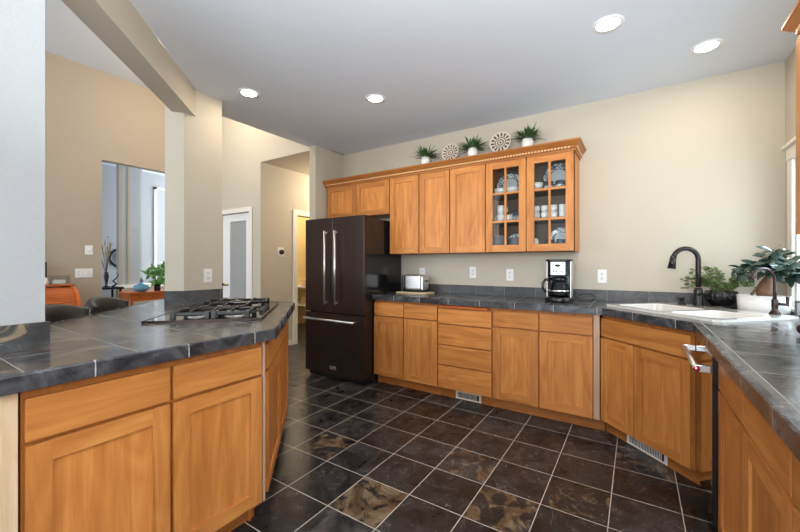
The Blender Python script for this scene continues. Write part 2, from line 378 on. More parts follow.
# right wall with window opening
wy0, wy1, wz0, wz1 = 2.40, 3.50, .99, 1.99
struct('wall_right', boxes((XW, XW+.13, -3.2, wy0, 0, H), (XW, XW+.13, wy1, YW, 0, H), (XW, XW+.13, wy0, wy1, 0, wz0), (XW, XW+.13, wy0, wy1, wz1, H)), 'cream')
wn = struct('window_1', boxes((XW+.09, XW+.125, wy0, wy0+.045, wz0, wz1), (XW+.09, XW+.125, wy1-.045, wy1, wz0, wz1), (XW+.09, XW+.125, wy0, wy1, wz0, wz0+.045), (XW+.09, XW+.125, wy0, wy1, wz1-.045, wz1), (XW+.095, XW+.12, 2.93, 2.965, wz0, wz1)), 'white', bevel=.004)
MB().box(XW+.105, XW+.109, wy0+.04, wy1-.04, wz0+.04, wz1-.04).build('window_pane', 'glass', wn)
struct('trim_9', boxes((XW+.0, XW+.13, wy1-.012, wy1, wz0, wz1), (XW+.0, XW+.13, wy0, wy0+.012, wz0, wz1), (XW+.0, XW+.13, wy0, wy1, wz1-.012, wz1)), 'white')
tr = struct('trim_1', boxes((XW-.022, XW, wy0-.09, wy0, wz0-.02, wz1+.0), (XW-.022, XW, wy1, wy1+.09, wz0-.02, wz1+.0), (XW-.026, XW, wy0-.1, wy1+.1, wz1, wz1+.085), (XW-.045, XW, wy0-.12, wy1+.12, wz1+.085, wz1+.11)), 'trimw', bevel=.005)
struct('trim_2', boxes((XW-.05, XW+.05, wy0-.1, wy1+.1, wz0-.025, wz0)), 'trimw', bevel=.004)
# header beam between the kitchen and the living room (45 degrees)
bk, bo = -1.483, -1.705
struct('trim_3', MB().prism([(-1.0, bk+1.0), (-3.12, bk+3.12), (-3.12-.11, bk+3.12-.11), (-1.0-.11, bo+1.11)], 2.52, H-.001), 'cream')
# left stub wall by the camera
struct('wall_left', MB().prism([(-1.95, -2.2), (-1.95, .44), (-2.06, .33), (-2.06, -2.2)], 0, H-.001), 'greywall')
# pillar
struct('wall_pillar', MB().prism([(-3.12, 1.543), (-3.12, 1.87), (-3.44, 1.87), (-3.60, 1.84), (-3.22, 1.443)], 0, 3.8), 'cream')
# wall with the white door, header over hall, hall
YD = 3.31
DX0, DX1 = -5.53, -4.80
struct('wall_hall_front', boxes((-6.0, DX0, YD, YD+.12, 0, 3.85), (DX1, -4.55, YD, YD+.12, 0, 3.85), (DX0, DX1, YD, YD+.12, 2.05, 3.85), (-4.55, -3.43, YD, YD+.12, H, 3.85)), 'cream')
struct('ceiling_hall', MB().box(-6.4, -3.3, YD+.12, 6.5, H, H+.1), 'cream')
hy0, hy1 = 3.98, 4.78
struct('wall_hall_left', boxes((-4.67, -4.55, YD+.12, hy0, 0, H), (-4.67, -4.55, hy1, 6.4, 0, H), (-4.67, -4.55, hy0, hy1, 2.05, H)), 'cream')
struct('wall_hall_right', boxes((-3.44, -3.32, YW+.12, 6.4, 0, H)), 'cream')
struct('wall_hall_end', boxes((-6.3, -3.3, 6.4, 6.5, 0, H)), 'cream')
struct('wall_closet', boxes((-6.1, -6.0, YD+.12, 6.4, 0, H)), 'yellow')
struct('trim_4', boxes((-4.55, -4.53, hy0-.085, hy0, 0, 2.05), (-4.55, -4.53, hy1, hy1+.085, 0, 2.05), (-4.55, -4.53, hy0-.085, hy1+.085, 2.05, 2.135)), 'trimw', bevel=.004)
struct('baseboard_hall', boxes((-4.55, -4.537, YD, hy0-.086, 0, .09)), 'trimw', bevel=.003)
struct('trim_5', boxes((DX1, DX1+.07, YD-.02, YD, 0, 2.05), (DX0-.07, DX0, YD-.02, YD, 0, 2.05), (DX0-.07, DX1+.07, YD-.02, YD, 2.05, 2.12)), 'trimw', bevel=.004)
# door
dr = tag(boxes((DX0, DX0+.19, YD+.02, YD+.06, .01, 2.04), (DX1-.12, DX1, YD+.02, YD+.06, .01, 2.04), (DX0+.19, DX1-.12, YD+.02, YD+.06, 1.93, 2.04), (DX0+.19, DX1-.12, YD+.02, YD+.06, .01, .24)).build('door_1', 'white', bevel=.003), kind='structure')
MB().box(DX0+.19, DX1-.12, YD+.035, YD+.045, .24, 1.93).build('frosted_pane', 'frost', dr)
for z in (.35, 1.1, 1.78): MB().box(DX1-.006, DX1+.010, YD-.002, YD+.019, z, z+.09).build('hinge', 'steel', dr)
MB().ring([(0, 0), (.012, 0), (.012, .03), (.028, .04), (.028, .058), (0, .065)], n=16).build('door_knob', 'bronze', dr, loc=(DX0+.06, YD+.018, .95), rot=(PI/2, 0, 0))
# far living wall with the tall opening to the entry
oy0, oy1, oz = 1.912, 2.95, 2.67
struct('wall_far', boxes((-6.12, -6.0, -4, oy0, 0, 3.85), (-6.12, -6.0, oy1, YD, 0, 3.85), (-6.12, -6.0, oy0, oy1, oz, 3.85)), 'peach')
# entry beyond
struct('wall_entry', boxes((-9.2, -9.1, 0, 6, 0, 3.3), (-9.1, -6.12, 6, 6.1, 0, 3.3)), 'greywall')
struct('wall_entry_column', boxes((-8.62, -8.5, 2.98, 3.35, 0, 3.3), (-8.74, -8.62, 3.30, 3.43, 0, 3.3)), 'greywall')
struct('trim_8', boxes((-8.5, -8.49, 2.975, 3.03, .86, 3.3), (-8.5, -8.49, 3.12, 3.16, .86, 3.3)), 'peach')
struct('ceiling_entry', MB().box(-9.2, -6.12, 0, 6.1, 3.3, 3.4), 'ceil')
struct('trim_6', boxes((-8.9, -8.45, 2.93, 5.0, .80, .86)), 'white')
struct('trim_7', boxes((-8.49, -8.40, 2.93, 5.0, 0, .795), (-8.85, -8.62, 3.44, 5.0, 0, .795)), 'peach')
struct('window_2', boxes((-9.1, -9.07, 3.85, 3.9, .9, 3.0), (-9.1, -9.07, 4.9, 4.95, .9, 3.0), (-9.1, -9.07, 3.85, 4.95, 2.95, 3.0), (-9.1, -9.08, 4.36, 4.42, .9, 3.0)), 'white')
struct('wall_living_near', MB().box(-6.12, -2.06, -4.0, -3.9, 0, .9), 'cream')

# ============================================================ CABINETS
def shaker(name, parent, x0, x1, z0, z1, fw=.062, th=.02, y=0, mat='wood'):
    m = MB()
    m.box(x0, x0+fw, y, y+th, z0, z1, 'z'); m.box(x1-fw, x1, y, y+th, z0, z1, 'z')
    m.box(x0+fw, x1-fw, y, y+th, z1-fw, z1, 'x'); m.box(x0+fw, x1-fw, y, y+th, z0, z0+fw, 'x')
    d = m.build(name, mat, parent, bevel=.0018, weld=False)
    MB().box(x0+fw-.004, x1-fw+.004, y+.009, y+.016, z0+fw-.004, z1-fw+.004, 'z').build('panel', mat, d, weld=False)
    return d
def slab(name, parent, x0, x1, z0, z1, th=.02, y=0, mat='wood'):
    return MB().box(x0, x1, y, y+th, z0, z1, 'x').build(name, mat, parent, bevel=.0025)
DRT, DRB, DOT, DOB = .868, .735, .722, .104
def base_cab(label, org, rz, Wd, cols, group=None, depth=.56, toe=True, name='base_cabinet', stack=None, z1=.896, open_top=False, lface=0, rface=0, thin=False, tl=0, tr_=0):
    t = thing(name, label, 'cabinet', (*org, 0), rz, group)
    m = MB()
    if open_top:
        m.box(0, Wd, .0215, .036, .1, z1, 'z'); m.box(0, .018, .036, depth, .1, z1-.03, 'z'); m.box(Wd-.018, Wd, .036, depth, .1, z1-.03, 'z'); m.box(.018, Wd-.018, .036, depth, .1, .12, 'x')
    else: m.box(-lface, Wd+rface, .0215, depth, .1, z1, 'z')
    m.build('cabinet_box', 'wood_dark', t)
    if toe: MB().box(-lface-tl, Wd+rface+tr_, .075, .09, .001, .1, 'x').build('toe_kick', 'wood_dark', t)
    for c in cols:
        x0, x1, kind = c
        if kind == 'dd': slab('drawer_front', t, x0, x1, DRB, DRT); shaker('door', t, x0, x1, DOB, DOT)
        elif kind == 'D':
            shaker('door', t, x0, x1, DOB, DOT)
        elif kind == 'W': slab('false_drawer_front', t, x0, x1, DRB, DRT)
        elif kind == '4':
            for a, b in ((.715, .856), (.517, .703), (.326, .505), (.104, .314)): slab('drawer_front', t, x0, x1, a, b)
    return t
gB = None
YF = 3.11
x_ = [-2.381, -1.976, -1.594, -1.064, -.671, -.262]
gp = .004
# back run
base_cab('maple-brown base cabinet beside the refrigerator, two drawers over two doors', (-2.355, YF), 0, .761, [(0.004, .373, 'dd'), (.385, .756, 'dd')])
dc = base_cab('base cabinet with a stack of four plain drawers under the counter', (-1.594+.001, YF), 0, .534, [(.006, .528, '4')])
bd = MB().box(.02, .50, -.022, .02, .864, .886, 'x').build('pull_out_board', 'orange_wood', dc, bevel=.003); tag(bd, 'darker orange pull-out cutting board above the drawers')
wc_ = base_cab('wide base cabinet below the coffee maker, two drawers over two doors', (-1.057, YF), 0, .815, [(.006, .384, 'dd'), (.396, .777, 'dd')], rface=.010, tr_=.03)
# sink cabinet (45 degrees)
sk = base_cab('diagonal corner sink cabinet with one long false drawer front and two doors', (-.231, 3.131), -PI/4, .70, [(.008, .690, 'W'), (.008, .298, 'D'), (.308, .690, 'D')], depth=.34, open_top=True, tl=.028, tr_=.028)
# right run (faces -X)
XR = .30
base_cab('nearest base cabinet on the right, its doors cut by the photo edge', (XR, 1.196), -PI/2, .86, [(.006, .424, 'dd'), (.434, .852, 'dd')])
base_cab('base cabinet on the right between dishwasher and nearest cabinet', (XR, 2.10), -PI/2, .90, [(.006, .446, 'dd'), (.456, .896, 'dd')])
# peninsula
XP = -1.55
pc_ = base_cab('peninsula base cabinet facing the kitchen, two wide drawers over two doors', (XP, .30), PI/2, .84, [(.006, .414, 'dd'), (.428, .836, 'dd')], rface=.004, depth=.375)
ang = base_cab('angled peninsula end cabinet under the cooktop, drawers over doors', (XP-.006, 1.168), 3*PI/4, 1.22, [(.05, .60, 'dd'), (.62, 1.18, 'dd')], depth=.02+.022, thin=True)
t = thing('filler_panel', 'pale unstained birch panel at the near end of the peninsula cabinets', 'panel', (XP, .30), PI/2) if False else None
fp = MB().box(-1.60, -1.556, .02, .292, .001, .893, 'z').build('end_panel', 'birch', bevel=.002)
tag(fp, 'pale birch end panel beside the peninsula cabinet, under the near corner of the counter', 'panel')
MB().prism([(.03, .043), (1.19, .043), (1.15, .10), (.97, .28), (.25, .28)], .1, .894).build('cabinet_core', 'wood_dark', ang)
M['pale'] = wood('pale_filler_wood', (.50, .30, .18), (.60, .38, .25), (.66, .45, .31), .4)
for ob, xa, xb in ((wc_, .786, .8245), (pc_, .843, .858)): tag(MB().box(xa, xb, .004, .0212, .101, .893, 'z').build('filler_strip', 'pale', ob), 'pale pinkish corner strip')
# peninsula back panel (living side)
pb = MB().prism([(-2.02, .02), (-1.62, .02), (-1.62, .28), (-2.02, .28)], .001, .893).build('cabinet_side', 'cream')
tag(pb, 'painted low support wall under the peninsula counter', 'wall', kind='structure'); pb.name = 'wall_peninsula'; pb['kind'] = 'structure'

# ------------------------------------------------------------ countertops
def inset_poly(poly, d):
    n = len(poly); out = []
    for i in range(n):
        p0, p1, p2 = Vector(poly[i-1]), Vector(poly[i]), Vector(poly[(i+1) % n])
        a = (p1-p0).normalized(); b = (p2-p1).normalized()
        na = Vector((-a.y, a.x)); nb = Vector((-b.y, b.x)); bis = (na+nb); k = d/max(.2, bis.dot(na)); out.append(tuple(p1+bis*k))
    return out
def sink_pt(u, v):   # u along the front (right), v to the back corner
    return (F0[0]+u*R2+v*R2, F0[1]-u*R2+v*R2)
F0 = (.083, 2.952)
hole = [sink_pt(-.39, .03), sink_pt(.39, .03), sink_pt(.39, .50), sink_pt(-.39, .50)]
dS = 2.868
main = [(.268, .20), (XW, .20), (XW, YW), (-2.352, YW), (-2.352, 3.08), (dS-3.08, 3.08), (.268, dS-.268)]
cc = thing('countertop', 'grey slate tile countertop running around the sink corner to the right wall', 'countertop')
MB().prism(main, ZC-.012, ZC, hole=hole, sides=True).build('slate_top', 'counter', cc, tile=None)
def edge_strip(pts, name, parent, z0=ZC-.052, z1=ZC-.0, th=.016, out=.004):
    """front edge tiles along a polyline; outward = right-hand side of travel"""
    m = MB(); L_ = random.random()
    for k in range(len(pts)-1):
        a, b = Vector(pts[k]), Vector(pts[k+1]); t = (b-a).normalized(); nn = Vector((t.y, -t.x)); l = (b-a).length
        def off(p, i, d):
            if 0 < i < len(pts)-1:
                t0 = (Vector(pts[i])-Vector(pts[i-1])).normalized(); t1 = (Vector(pts[i+1])-Vector(pts[i])).normalized()
                n0 = Vector((t0.y, -t0.x)); n1 = Vector((t1.y, -t1.x)); bis = n0+n1; return Vector(p)+bis*(d/bis.dot(n0))
            return Vector(p)+nn*d
        a1, b1 = off(a, k, out), off(b, k+1, out); a0, b0 = off(a, k, -th), off(b, k+1, -th)
        cap = .0
        P = lambda q, z: (q.x, q.y, z)
        m.face([P(a1, z0), P(b1, z0), P(b1, z1-.004), P(a1, z1-.004)], [(L_, .1), (L_+l, .1), (L_+l, .15), (L_, .15)])
        m.face([P(a1, z1-.004), P(b1, z1-.004), P((b1*3+b0)/4, z1+.001), P((a1*3+a0)/4, z1+.001)], [(L_, .15), (L_+l, .15), (L_+l, .16), (L_, .16)])
        m.face([P((a1*3+a0)/4, z1+.001), P((b1*3+b0)/4, z1+.001), P(b0, z1+.001), P(a0, z1+.001)], [(L_, .16), (L_+l, .16), (L_+l, .17), (L_, .17)])
        m.face([P(a0, z0), P(b0, z0), P(b1, z0), P(a1, z0)][::-1], [(L_, .1), (L_+l, .1), (L_+l, .12), (L_, .12)])
        L_ += l
    return m.build(name, 'edge', parent)
edge_strip([(-2.352, 3.08), (dS-3.08, 3.08), (.268, dS-.268), (.268, .20)], 'edge_tiles', cc)
edge_strip([(-2.352, YW), (-2.352, 3.08)], 'end_tiles', cc)
# backsplash of slate tiles
sp_ = MB(); L0 = 0
sp_.box(-2.352, XW-.013, YW-.012, YW, ZC, 1.047, 'z', (0, 0)); 
sp_.box(XW-.012, XW, 2.52, YW, ZC, 1.047-.085, 'z', (0, 0))
for zz in ():
    pass
bs = thing('backsplash', 'low row of slate tiles along the foot of the back wall', 'backsplash')
m = MB(); x = -2.352; k = 0
while x < XW-.02:
    x2 = min(x+.305, XW-.002); m.face([(x, YW-.012, ZC+.0005), (x2, YW-.012, ZC+.0005), (x2, YW-.012, 1.045), (x, YW-.012, 1.045)], [(k*.305, 0), (k*.305+(x2-x), 0), (k*.305+(x2-x), .1), (k*.305, .1)])
    m.face([(x, YW-.012, 1.045), (x2, YW-.012, 1.045), (x2, YW-.001, 1.045), (x, YW-.001, 1.045)], [(k*.305+.02, 0), (k*.305+(x2-x)-.02, 0), (k*.305+(x2-x)-.02, .01), (k*.305+.02, .01)]); x = x2; k += 1
m.face([(-2.352, YW-.001, ZC+.0005), (-2.352, YW-.012, ZC+.0005), (-2.352, YW-.012, 1.045), (-2.352, YW-.001, 1.045)], [(.02, 0), (.03, 0), (.03, .1), (.02, .1)])
m.build('splash_tiles', 'splash', bs, tile=None)
# peninsula counter
pen = [(-1.535, -.25), (-1.535, 1.205), (-2.42, 2.09), (-3.25, 2.09), (-3.65, 1.95), (-3.70, 1.62), (-2.45, .37), (-2.45, -.25)]
pc = thing('countertop', 'slate tile peninsula counter that carries the cooktop', 'countertop')
tlp = None
m = MB().prism(pen, ZC-.012, ZC)
m.build('slate_top', M['counter'], pc, tile=[(1, .72, 0)]*len(m.f))
edge_strip([(-2.45, .37), (-2.45, -.25), (-1.535, -.25), (-1.535, 1.205), (-2.42, 2.09), (-3.25, 2.09)], 'edge_tiles', pc)
edge_strip([(-3.70, 1.62), (-2.45, .37)], 'edge_tiles', pc)
def mini_splash(pts, label, z1=1.055, z0=ZC+.001, th=.012):
    m = MB(); tl = []; Lk = 0; n = len(pts)
    for k in range(n-1):
        a, b = Vector(pts[k]), Vector(pts[k+1]); t = (b-a).normalized(); nn = Vector((t.y, -t.x)); l = (b-a).length
        def off(i, d):
            p = Vector(pts[i])
            if 0 < i < n-1:
                t0 = (Vector(pts[i])-Vector(pts[i-1])).normalized(); t1 = (Vector(pts[i+1])-Vector(pts[i])).normalized()
                n0 = Vector((t0.y, -t0.x)); n1 = Vector((t1.y, -t1.x)); bis = n0+n1; return p+bis*(d/bis.dot(n0))
            return p+nn*d
        a1, b1, a0, b0 = off(k, th), off(k+1, th), off(k, .001), off(k+1, .001)
        P = lambda q, z: (q.x, q.y, z)
        for q in ([P(a1, z0), P(b1, z0), P(b1, z1), P(a1, z1)], [P(a1, z1), P(b1, z1), P(b0, z1), P(a0, z1)], [P(b1, z0), P(b0, z0), P(b0, z1), P(b1, z1)], [P(a0, z0), P(a1, z0), P(a1, z1), P(a0, z1)]):
            m.face(q, [(Lk+.004, 0), (Lk+l, 0), (Lk+l, .1), (Lk+.004, .1)])
        Lk += .305*math.ceil(l/.305)
    o = m.build('backsplash', 'splash', tile=[(1, .9 if len(pts) == 3 and pts[0][0] == -1.95 else 0, 0)]*len(m.f)); return tag(o, label, 'backsplash')
o = MB().box(-1.9495, -1.937, -.30, .452, ZC+.002, 1.052, 'z', (.4, .3)).build('backsplash', 'swirl'); tag(o, 'slate backsplash with a tan swirl at the foot of the textured grey wall', 'backsplash')
mini_splash([(-3.22, 1.443), (-3.12, 1.543), (-3.12, 1.87)], 'slate tiles wrapped around the foot of the pillar')

# ============================================================ UPPER CABINETS
YU = 3.37; UB, UT = 1.386, 2.245
def upper(label, x0, x1, zb, doors, group=None, loc=(0, YU), rz=0, depth=None, box=True):
    t = thing('wall_cabinet', label, 'cabinet', (loc[0]+x0, loc[1], 0) if rz == 0 else (*loc, 0), rz, group)
    Wd = x1-x0; D = depth or YW-YU-.001
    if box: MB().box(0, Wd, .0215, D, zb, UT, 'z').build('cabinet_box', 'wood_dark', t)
    for a, b in doors: shaker('door', t, a, b, zb+.004, UT-.012)
    return t
upper('short double-door wall cabinet hung above the refrigerator', -3.30, -2.331, 1.84, [(.006, .477), (.487, .963)])
upper('wall cabinet with two plain doors, first after the refrigerator', -2.33, -1.590, UB, [(.006, .375), (.389, .736)])
upper('single-door plain wall cabinet beside the glass-door cabinet', -1.589, -1.214, UB, [(.006, .369)])
# glass door cabinet
GX0, GX1 = -1.213, -.440
g = thing('wall_cabinet', 'wall cabinet with two glazed six-pane doors showing white dishes', 'cabinet', (GX0, YU, 0))
Wd = GX1-GX0; D = YW-YU-.001
m = boxes((0, .018, .0215, D, UB, UT), (Wd-.018, Wd, .0215, D, UB, UT), (.018, Wd-.018, .0215, D, UB, UB+.018, 'x'), (.018, Wd-.018, .0215, D, UT-.018, UT, 'x'),
          (0, .045, .0215, .04, UB, UT), (Wd-.045, Wd, .0215, .04, UB, UT), (Wd/2-.03, Wd/2+.03, .0215, .04, UB+.02, UT), (.045, Wd-.045, .0215, .04, UB, UB+.035, 'x'), (.045, Wd-.045, .0215, .04, UT-.045, UT, 'x'))
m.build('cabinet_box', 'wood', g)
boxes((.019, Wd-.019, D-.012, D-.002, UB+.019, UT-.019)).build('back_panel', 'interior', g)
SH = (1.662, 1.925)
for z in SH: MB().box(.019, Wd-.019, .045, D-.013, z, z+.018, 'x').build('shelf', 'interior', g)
for (a, b) in ((.006, .376), (.386, .769)):
    fw = .062; z0, z1 = UB+.004, UT-.012; m = MB()
    m.box(a, a+fw, 0, .02, z0, z1, 'z'); m.box(b-fw, b, 0, .02, z0, z1, 'z'); m.box(a+fw, b-fw, 0, .02, z1-fw, z1, 'x'); m.box(a+fw, b-fw, 0, .02, z0, z0+fw, 'x')
    d = m.build('door', 'wood', g, bevel=.0018, weld=False)
    mm = MB(); cx = (a+b)/2
    mm.box(cx-.009, cx+.009, .002, .016, z0+fw, z1-fw, 'z')
    for z in (1.672, 1.934): mm.box(a+fw, b-fw, .003, .015, z-.009, z+.009, 'x')
    mm.build('muntins', 'wood', d)
    MB().box(a+fw-.003, b-fw+.003, .008, .011, z0+fw-.003, z1-fw+.003).build('glass_pane', 'glass', d)
# crown
def crown(path, name, label):
    """profile swept along a plan polyline; outward = right-hand side"""
    prof = [(0, 2.233), (.012, 2.233), (.012, 2.252), (.020, 2.256), (.020, 2.272), (.030, 2.280), (.040, 2.292), (.050, 2.303), (.056, 2.306), (.056, 2.320), (-.02, 2.320)]
    m = MB(); n = len(path); offs = []
    for i in range(n):
        p = Vector(path[i])
        if 0 < i < n-1:
            t0 = (p-Vector(path[i-1])).normalized(); t1 = (Vector(path[i+1])-p).normalized(); n0 = Vector((t0.y, -t0.x)); n1 = Vector((t1.y, -t1.x)); bis = n0+n1; offs.append(bis/bis.dot(n0))
        else:
            t = (Vector(path[1])-p if i == 0 else p-Vector(path[i-1])).normalized(); offs.append(Vector((t.y, -t.x)))
    for i in range(n-1):
        for (d0, z0), (d1, z1) in zip(prof[:-1], prof[1:]):
            A0 = Vector(path[i])+offs[i]*d0; A1 = Vector(path[i])+offs[i]*d1; B0 = Vector(path[i+1])+offs[i+1]*d0; B1 = Vector(path[i+1])+offs[i+1]*d1
            q = [(A0.x, A0.y, z0), (B0.x, B0.y, z0), (B1.x, B1.y, z1), (A1.x, A1.y, z1)]
            l = (Vector(path[i+1])-Vector(path[i])).length; m.face(q, [(d0*3+z0, 0), (d0*3+z0, l), (d1*3+z1, l), (d1*3+z1, 0)])
    for i in (0, n-1):
        q = [((Vector(path[i])+offs[i]*d).x, (Vector(path[i])+offs[i]*d).y, z) for d, z in prof]; m.face(q if i == 0 else q[::-1], [(0, 0)]*len(q))
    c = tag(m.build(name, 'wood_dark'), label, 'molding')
    dm = MB()
    for i in range(n-1):
        a, b = Vector(path[i]), Vector(path[i+1]); t = (b-a); l = t.length; t.normalize(); nn = Vector((t.y, -t.x)); k = int(l/.027)
        for j in range(k):
            s0 = a+t*(.006+j*.027); s1 = s0+t*.016
            P = [s0+nn*.012, s1+nn*.012, s1+nn*.026, s0+nn*.026]
            dm.prism([(p.x, p.y) for p in P][::-1], 2.2565, 2.2715)
    dd = dm.build('dentil_trim', M['dentil'], c); dd['kind'] = 'stuff'; dd['label'] = 'pale dentil blocks'
    return c
M['dentil'] = flat('dentil_wood', (.72, .45, .22), .4)
crown([(-3.30, YW-.002), (-3.30, YU+.001), (-.440, YU+.001), (-.440, YW-.002)], 'crown_molding', 'long crown molding with dentils along the top of the back wall cabinets')
dk = MB().box(-3.27, -.46, YU+.075, YW-.003, UT+.002, 2.36, 'x').build('cabinet_deck', 'wood_dark'); tag(dk, 'flat wooden deck on top of the back wall cabinets behind the crown', 'panel')
# right upper cabinet
ru = thing('wall_cabinet', 'wall cabinet at the right photo edge, hung beside the window', 'cabinet', (.572, 2.235, 0), -PI/2)
MB().box(0, 1.4,   .0215, .327, 1.40, UT, 'z').build('cabinet_box', 'wood', ru)
for a, b in ((.006, .45), (.46, .92), (.93, 1.395)): shaker('door', ru, a, b, 1.404, UT-.012)
crown([(XW-.002, 2.212), (.592, 2.212), (.592, .83)], 'crown_molding', 'crown molding with dentils above the cabinet by the window')

# ============================================================ APPLIANCES
# refrigerator
fr = thing('refrigerator', 'dark bronze French-door refrigerator with a bottom freezer drawer', 'refrigerator', (-3.205, 2.93, 0))
FW = .862
boxes((0.015, FW-.022, .062, .74, .05, 1.765)).build('cabinet_body', 'blackside', fr, bevel=.006)
boxes((.03, FW-.03, .10, .70, .002, .05)).build('base', 'black', fr)
boxes((.02, FW-.02, .045, .06, .012, .055)).build('toe_grille', 'black', fr)
MB().box(0, FW/2-.003, 0, .058, .742, 1.782).build('door', 'blacksteel', fr, bevel=.006)
MB().box(FW/2+.003, FW, 0, .058, .742, 1.782).build('door', 'blacksteel', fr, bevel=.006)
fz = MB().box(0, FW, 0, .058, .065, .730).build('freezer_drawer', 'blacksteel', fr, bevel=.006)
for z, xs in ((1.75, (0, 0)),):
    for hx in (.02, FW-.11): boxes((hx, hx+.08, .07, .14, 1.766, 1.79)).build('hinge_cover', 'blacksteel', fr, bevel=.004)
def bar_handle(parent, a, b, inward, name='handle', r=.012, mat='steel', standoff=.05):
    a, b = Vector(a), Vector(b); iw = Vector(inward); t = (b-a).normalized()
    m = MB().tube([a, b], r, 14)
    o = m.build(name, mat, parent)
    for p in (a+t*.02, b-t*.02): MB().tube([p, p+iw*standoff], [.011, .013], 10).build('handle_mount', mat, o)
    return o
for x in (FW/2-.075, FW/2+.075):
    bar_handle(fr, (x, -.055, .835), (x, -.055, 1.635), (0, 1, 0))
bar_handle(fr, (.03, -.055, .665), (FW-.09, -.055, .665), (0, 1, 0))
for x in (.03, FW-.09):
    pass
MB().ring([(0, 0), (.0095, 0), (.0095, .003), (0, .003)], n=14).build('red_medallion', 'red', fr, loc=(FW-.0893, -.055, .665), rot=(0, PI/2, 0))
bdg = MB().box(FW/2-.045, FW/2+.045, -.004, 0, .125, .160).build('badge', 'chrome', fr, bevel=.001)
def text(s, size, name, mat, parent, loc, rot, ext=.0006):
    cu = bpy.data.curves.new(name, 'FONT'); cu.body = s; cu.size = size; cu.align_x = 'CENTER'; cu.align_y = 'CENTER'; cu.extrude = ext
    tmp = bpy.data.objects.new('tmp', cu); C.objects.link(tmp); bpy.context.view_layer.update()
    me = bpy.data.meshes.new_from_object(tmp); bpy.data.objects.remove(tmp); o = bpy.data.objects.new(name, me); C.objects.link(o); me.materials.clear(); me.materials.append(M[mat]); o.parent = parent; o.location = loc; o.rotation_euler = rot; return o
text('KitchenAid', .017, 'badge_lettering', 'black', bdg, (FW/2, -.0042, .143), (PI/2, 0, 0))
# dishwasher
dw = thing('dishwasher', 'dishwasher with mirror-dark door and steel towel-bar handle beside the sink cabinet', 'dishwasher', (XR-.018, 2.70, 0), -PI/2)
boxes((.008, .592, .045, .56, .10, .893)).build('tub', 'black', dw)
dm_ = flat('mirror_steel', (.50, .42, .36), .05, 1, bscale=3); M['mirror_steel'] = dm_
MB().box(0.028, .594, 0, .04, .115, .885).build('door', 'mirror_steel', dw, bevel=.003)
MB().box(.5945, .5985, -.001, .042, .112, .888).build('edge_trim', 'black', dw)
boxes((.01, .59, .06, .075, .002, .10)).build('toe_kick', 'black', dw)
hd = MB().tube([(.035, -.052, .80), (.565, -.052, .80)], .0125, 16).build('handle', 'steel', dw)
for x in (.045, .55): MB().box(x-.014, x+.014, -.052, .0, .784, .816).build('handle_mount', 'chrome', hd, bevel=.003)
MB().ring([(0, 0), (.0145, 0), (.0145, .004), (0, .004)], n=20).build('handle_cap', 'chrome', hd, loc=(.565, -.052, .80), rot=(0, PI/2, 0))
MB().ring([(.006, 0), (.0115, 0), (.0115, .003), (.006, .003)], n=20).build('red_medallion', 'red', hd, loc=(.5695, -.052, .80), rot=(0, PI/2, 0))

# cooktop (local x along the angled end, local y inward)
ck = thing('cooktop', 'five-burner black gas cooktop set into the peninsula counter', 'cooktop', (-2.3625, 1.4275, ZC+.001), 3*PI/4)
MB().box(-.43, .43, -.305, .305, 0, .010).build('glass_tray', 'glassblack', ck, bevel=.003)
boxes((-.436, .436, -.311, -.3055, 0, .012), (-.436, .436, .3055, .311, 0, .012), (-.436, -.4305, -.3055, .3055, 0, .012), (.4305, .436, -.3055, .3055, 0, .012)).build('steel_rim', 'blacksteel', ck)
for bx, by, rr in ((-.30, -.14, .042), (-.30, .075, .034), (0, -.03, .055), (.29, -.14, .034), (.29, .075, .042)):
    b = MB().ring([(0, .030), (rr*.8, .030), (rr*.9, .026), (rr, .022), (rr, .012), (rr*1.25, .010)], bx, by, 24).build('burner', 'iron', ck)
    MB().ring([(rr*1.0, .0105), (rr*1.5, .0105), (rr*1.5, .014), (rr*1.05, .018)], bx, by, 24).build('burner_ring', 'steel', b)
def grate(cx, cy, hx, hy):
    m = MB(); zt = .058; bar = .008
    for sy in (-1, 1): m.box(cx-hx, cx+hx, cy+sy*hy-bar, cy+sy*hy+bar, zt-.026, zt-.006)
    for sx in (-1, 1): m.box(cx+sx*hx-bar, cx+sx*hx+bar, cy-hy, cy+hy, zt-.026, zt-.006)
    for sx in (-1, 1):
        m.box(min(cx+sx*.028, cx+sx*hx), max(cx+sx*.028, cx+sx*hx), cy-bar*.8, cy+bar*.8, zt-.014, zt+.004)
        m.box(cx-bar*.8, cx+bar*.8, min(cy+sx*.028, cy+sx*hy), max(cy+sx*.028, cy+sx*hy), zt-.014, zt+.004)
        for sy in (-1, 1):
            m.box(cx+sx*hx-.014, cx+sx*hx+.014, cy+sy*hy-.014, cy+sy*hy+.014, .0105, zt-.002)
    return m.build('grate', 'iron', ck, bevel=.0045)
for gx, gy, a_, b_ in ((-.30, -.14, .105, .09), (-.30, .075, .105, .09), (0, -.03, .125, .115), (.29, -.14, .105, .09), (.29, .075, .105, .09)): grate(gx, gy, a_, b_)
for i in range(5):
    MB().ring([(0, .032), (.013, .032), (.016, .028), (.018, .011)], -.12+i*.06, -.265, 18).build('knob', 'black', ck)
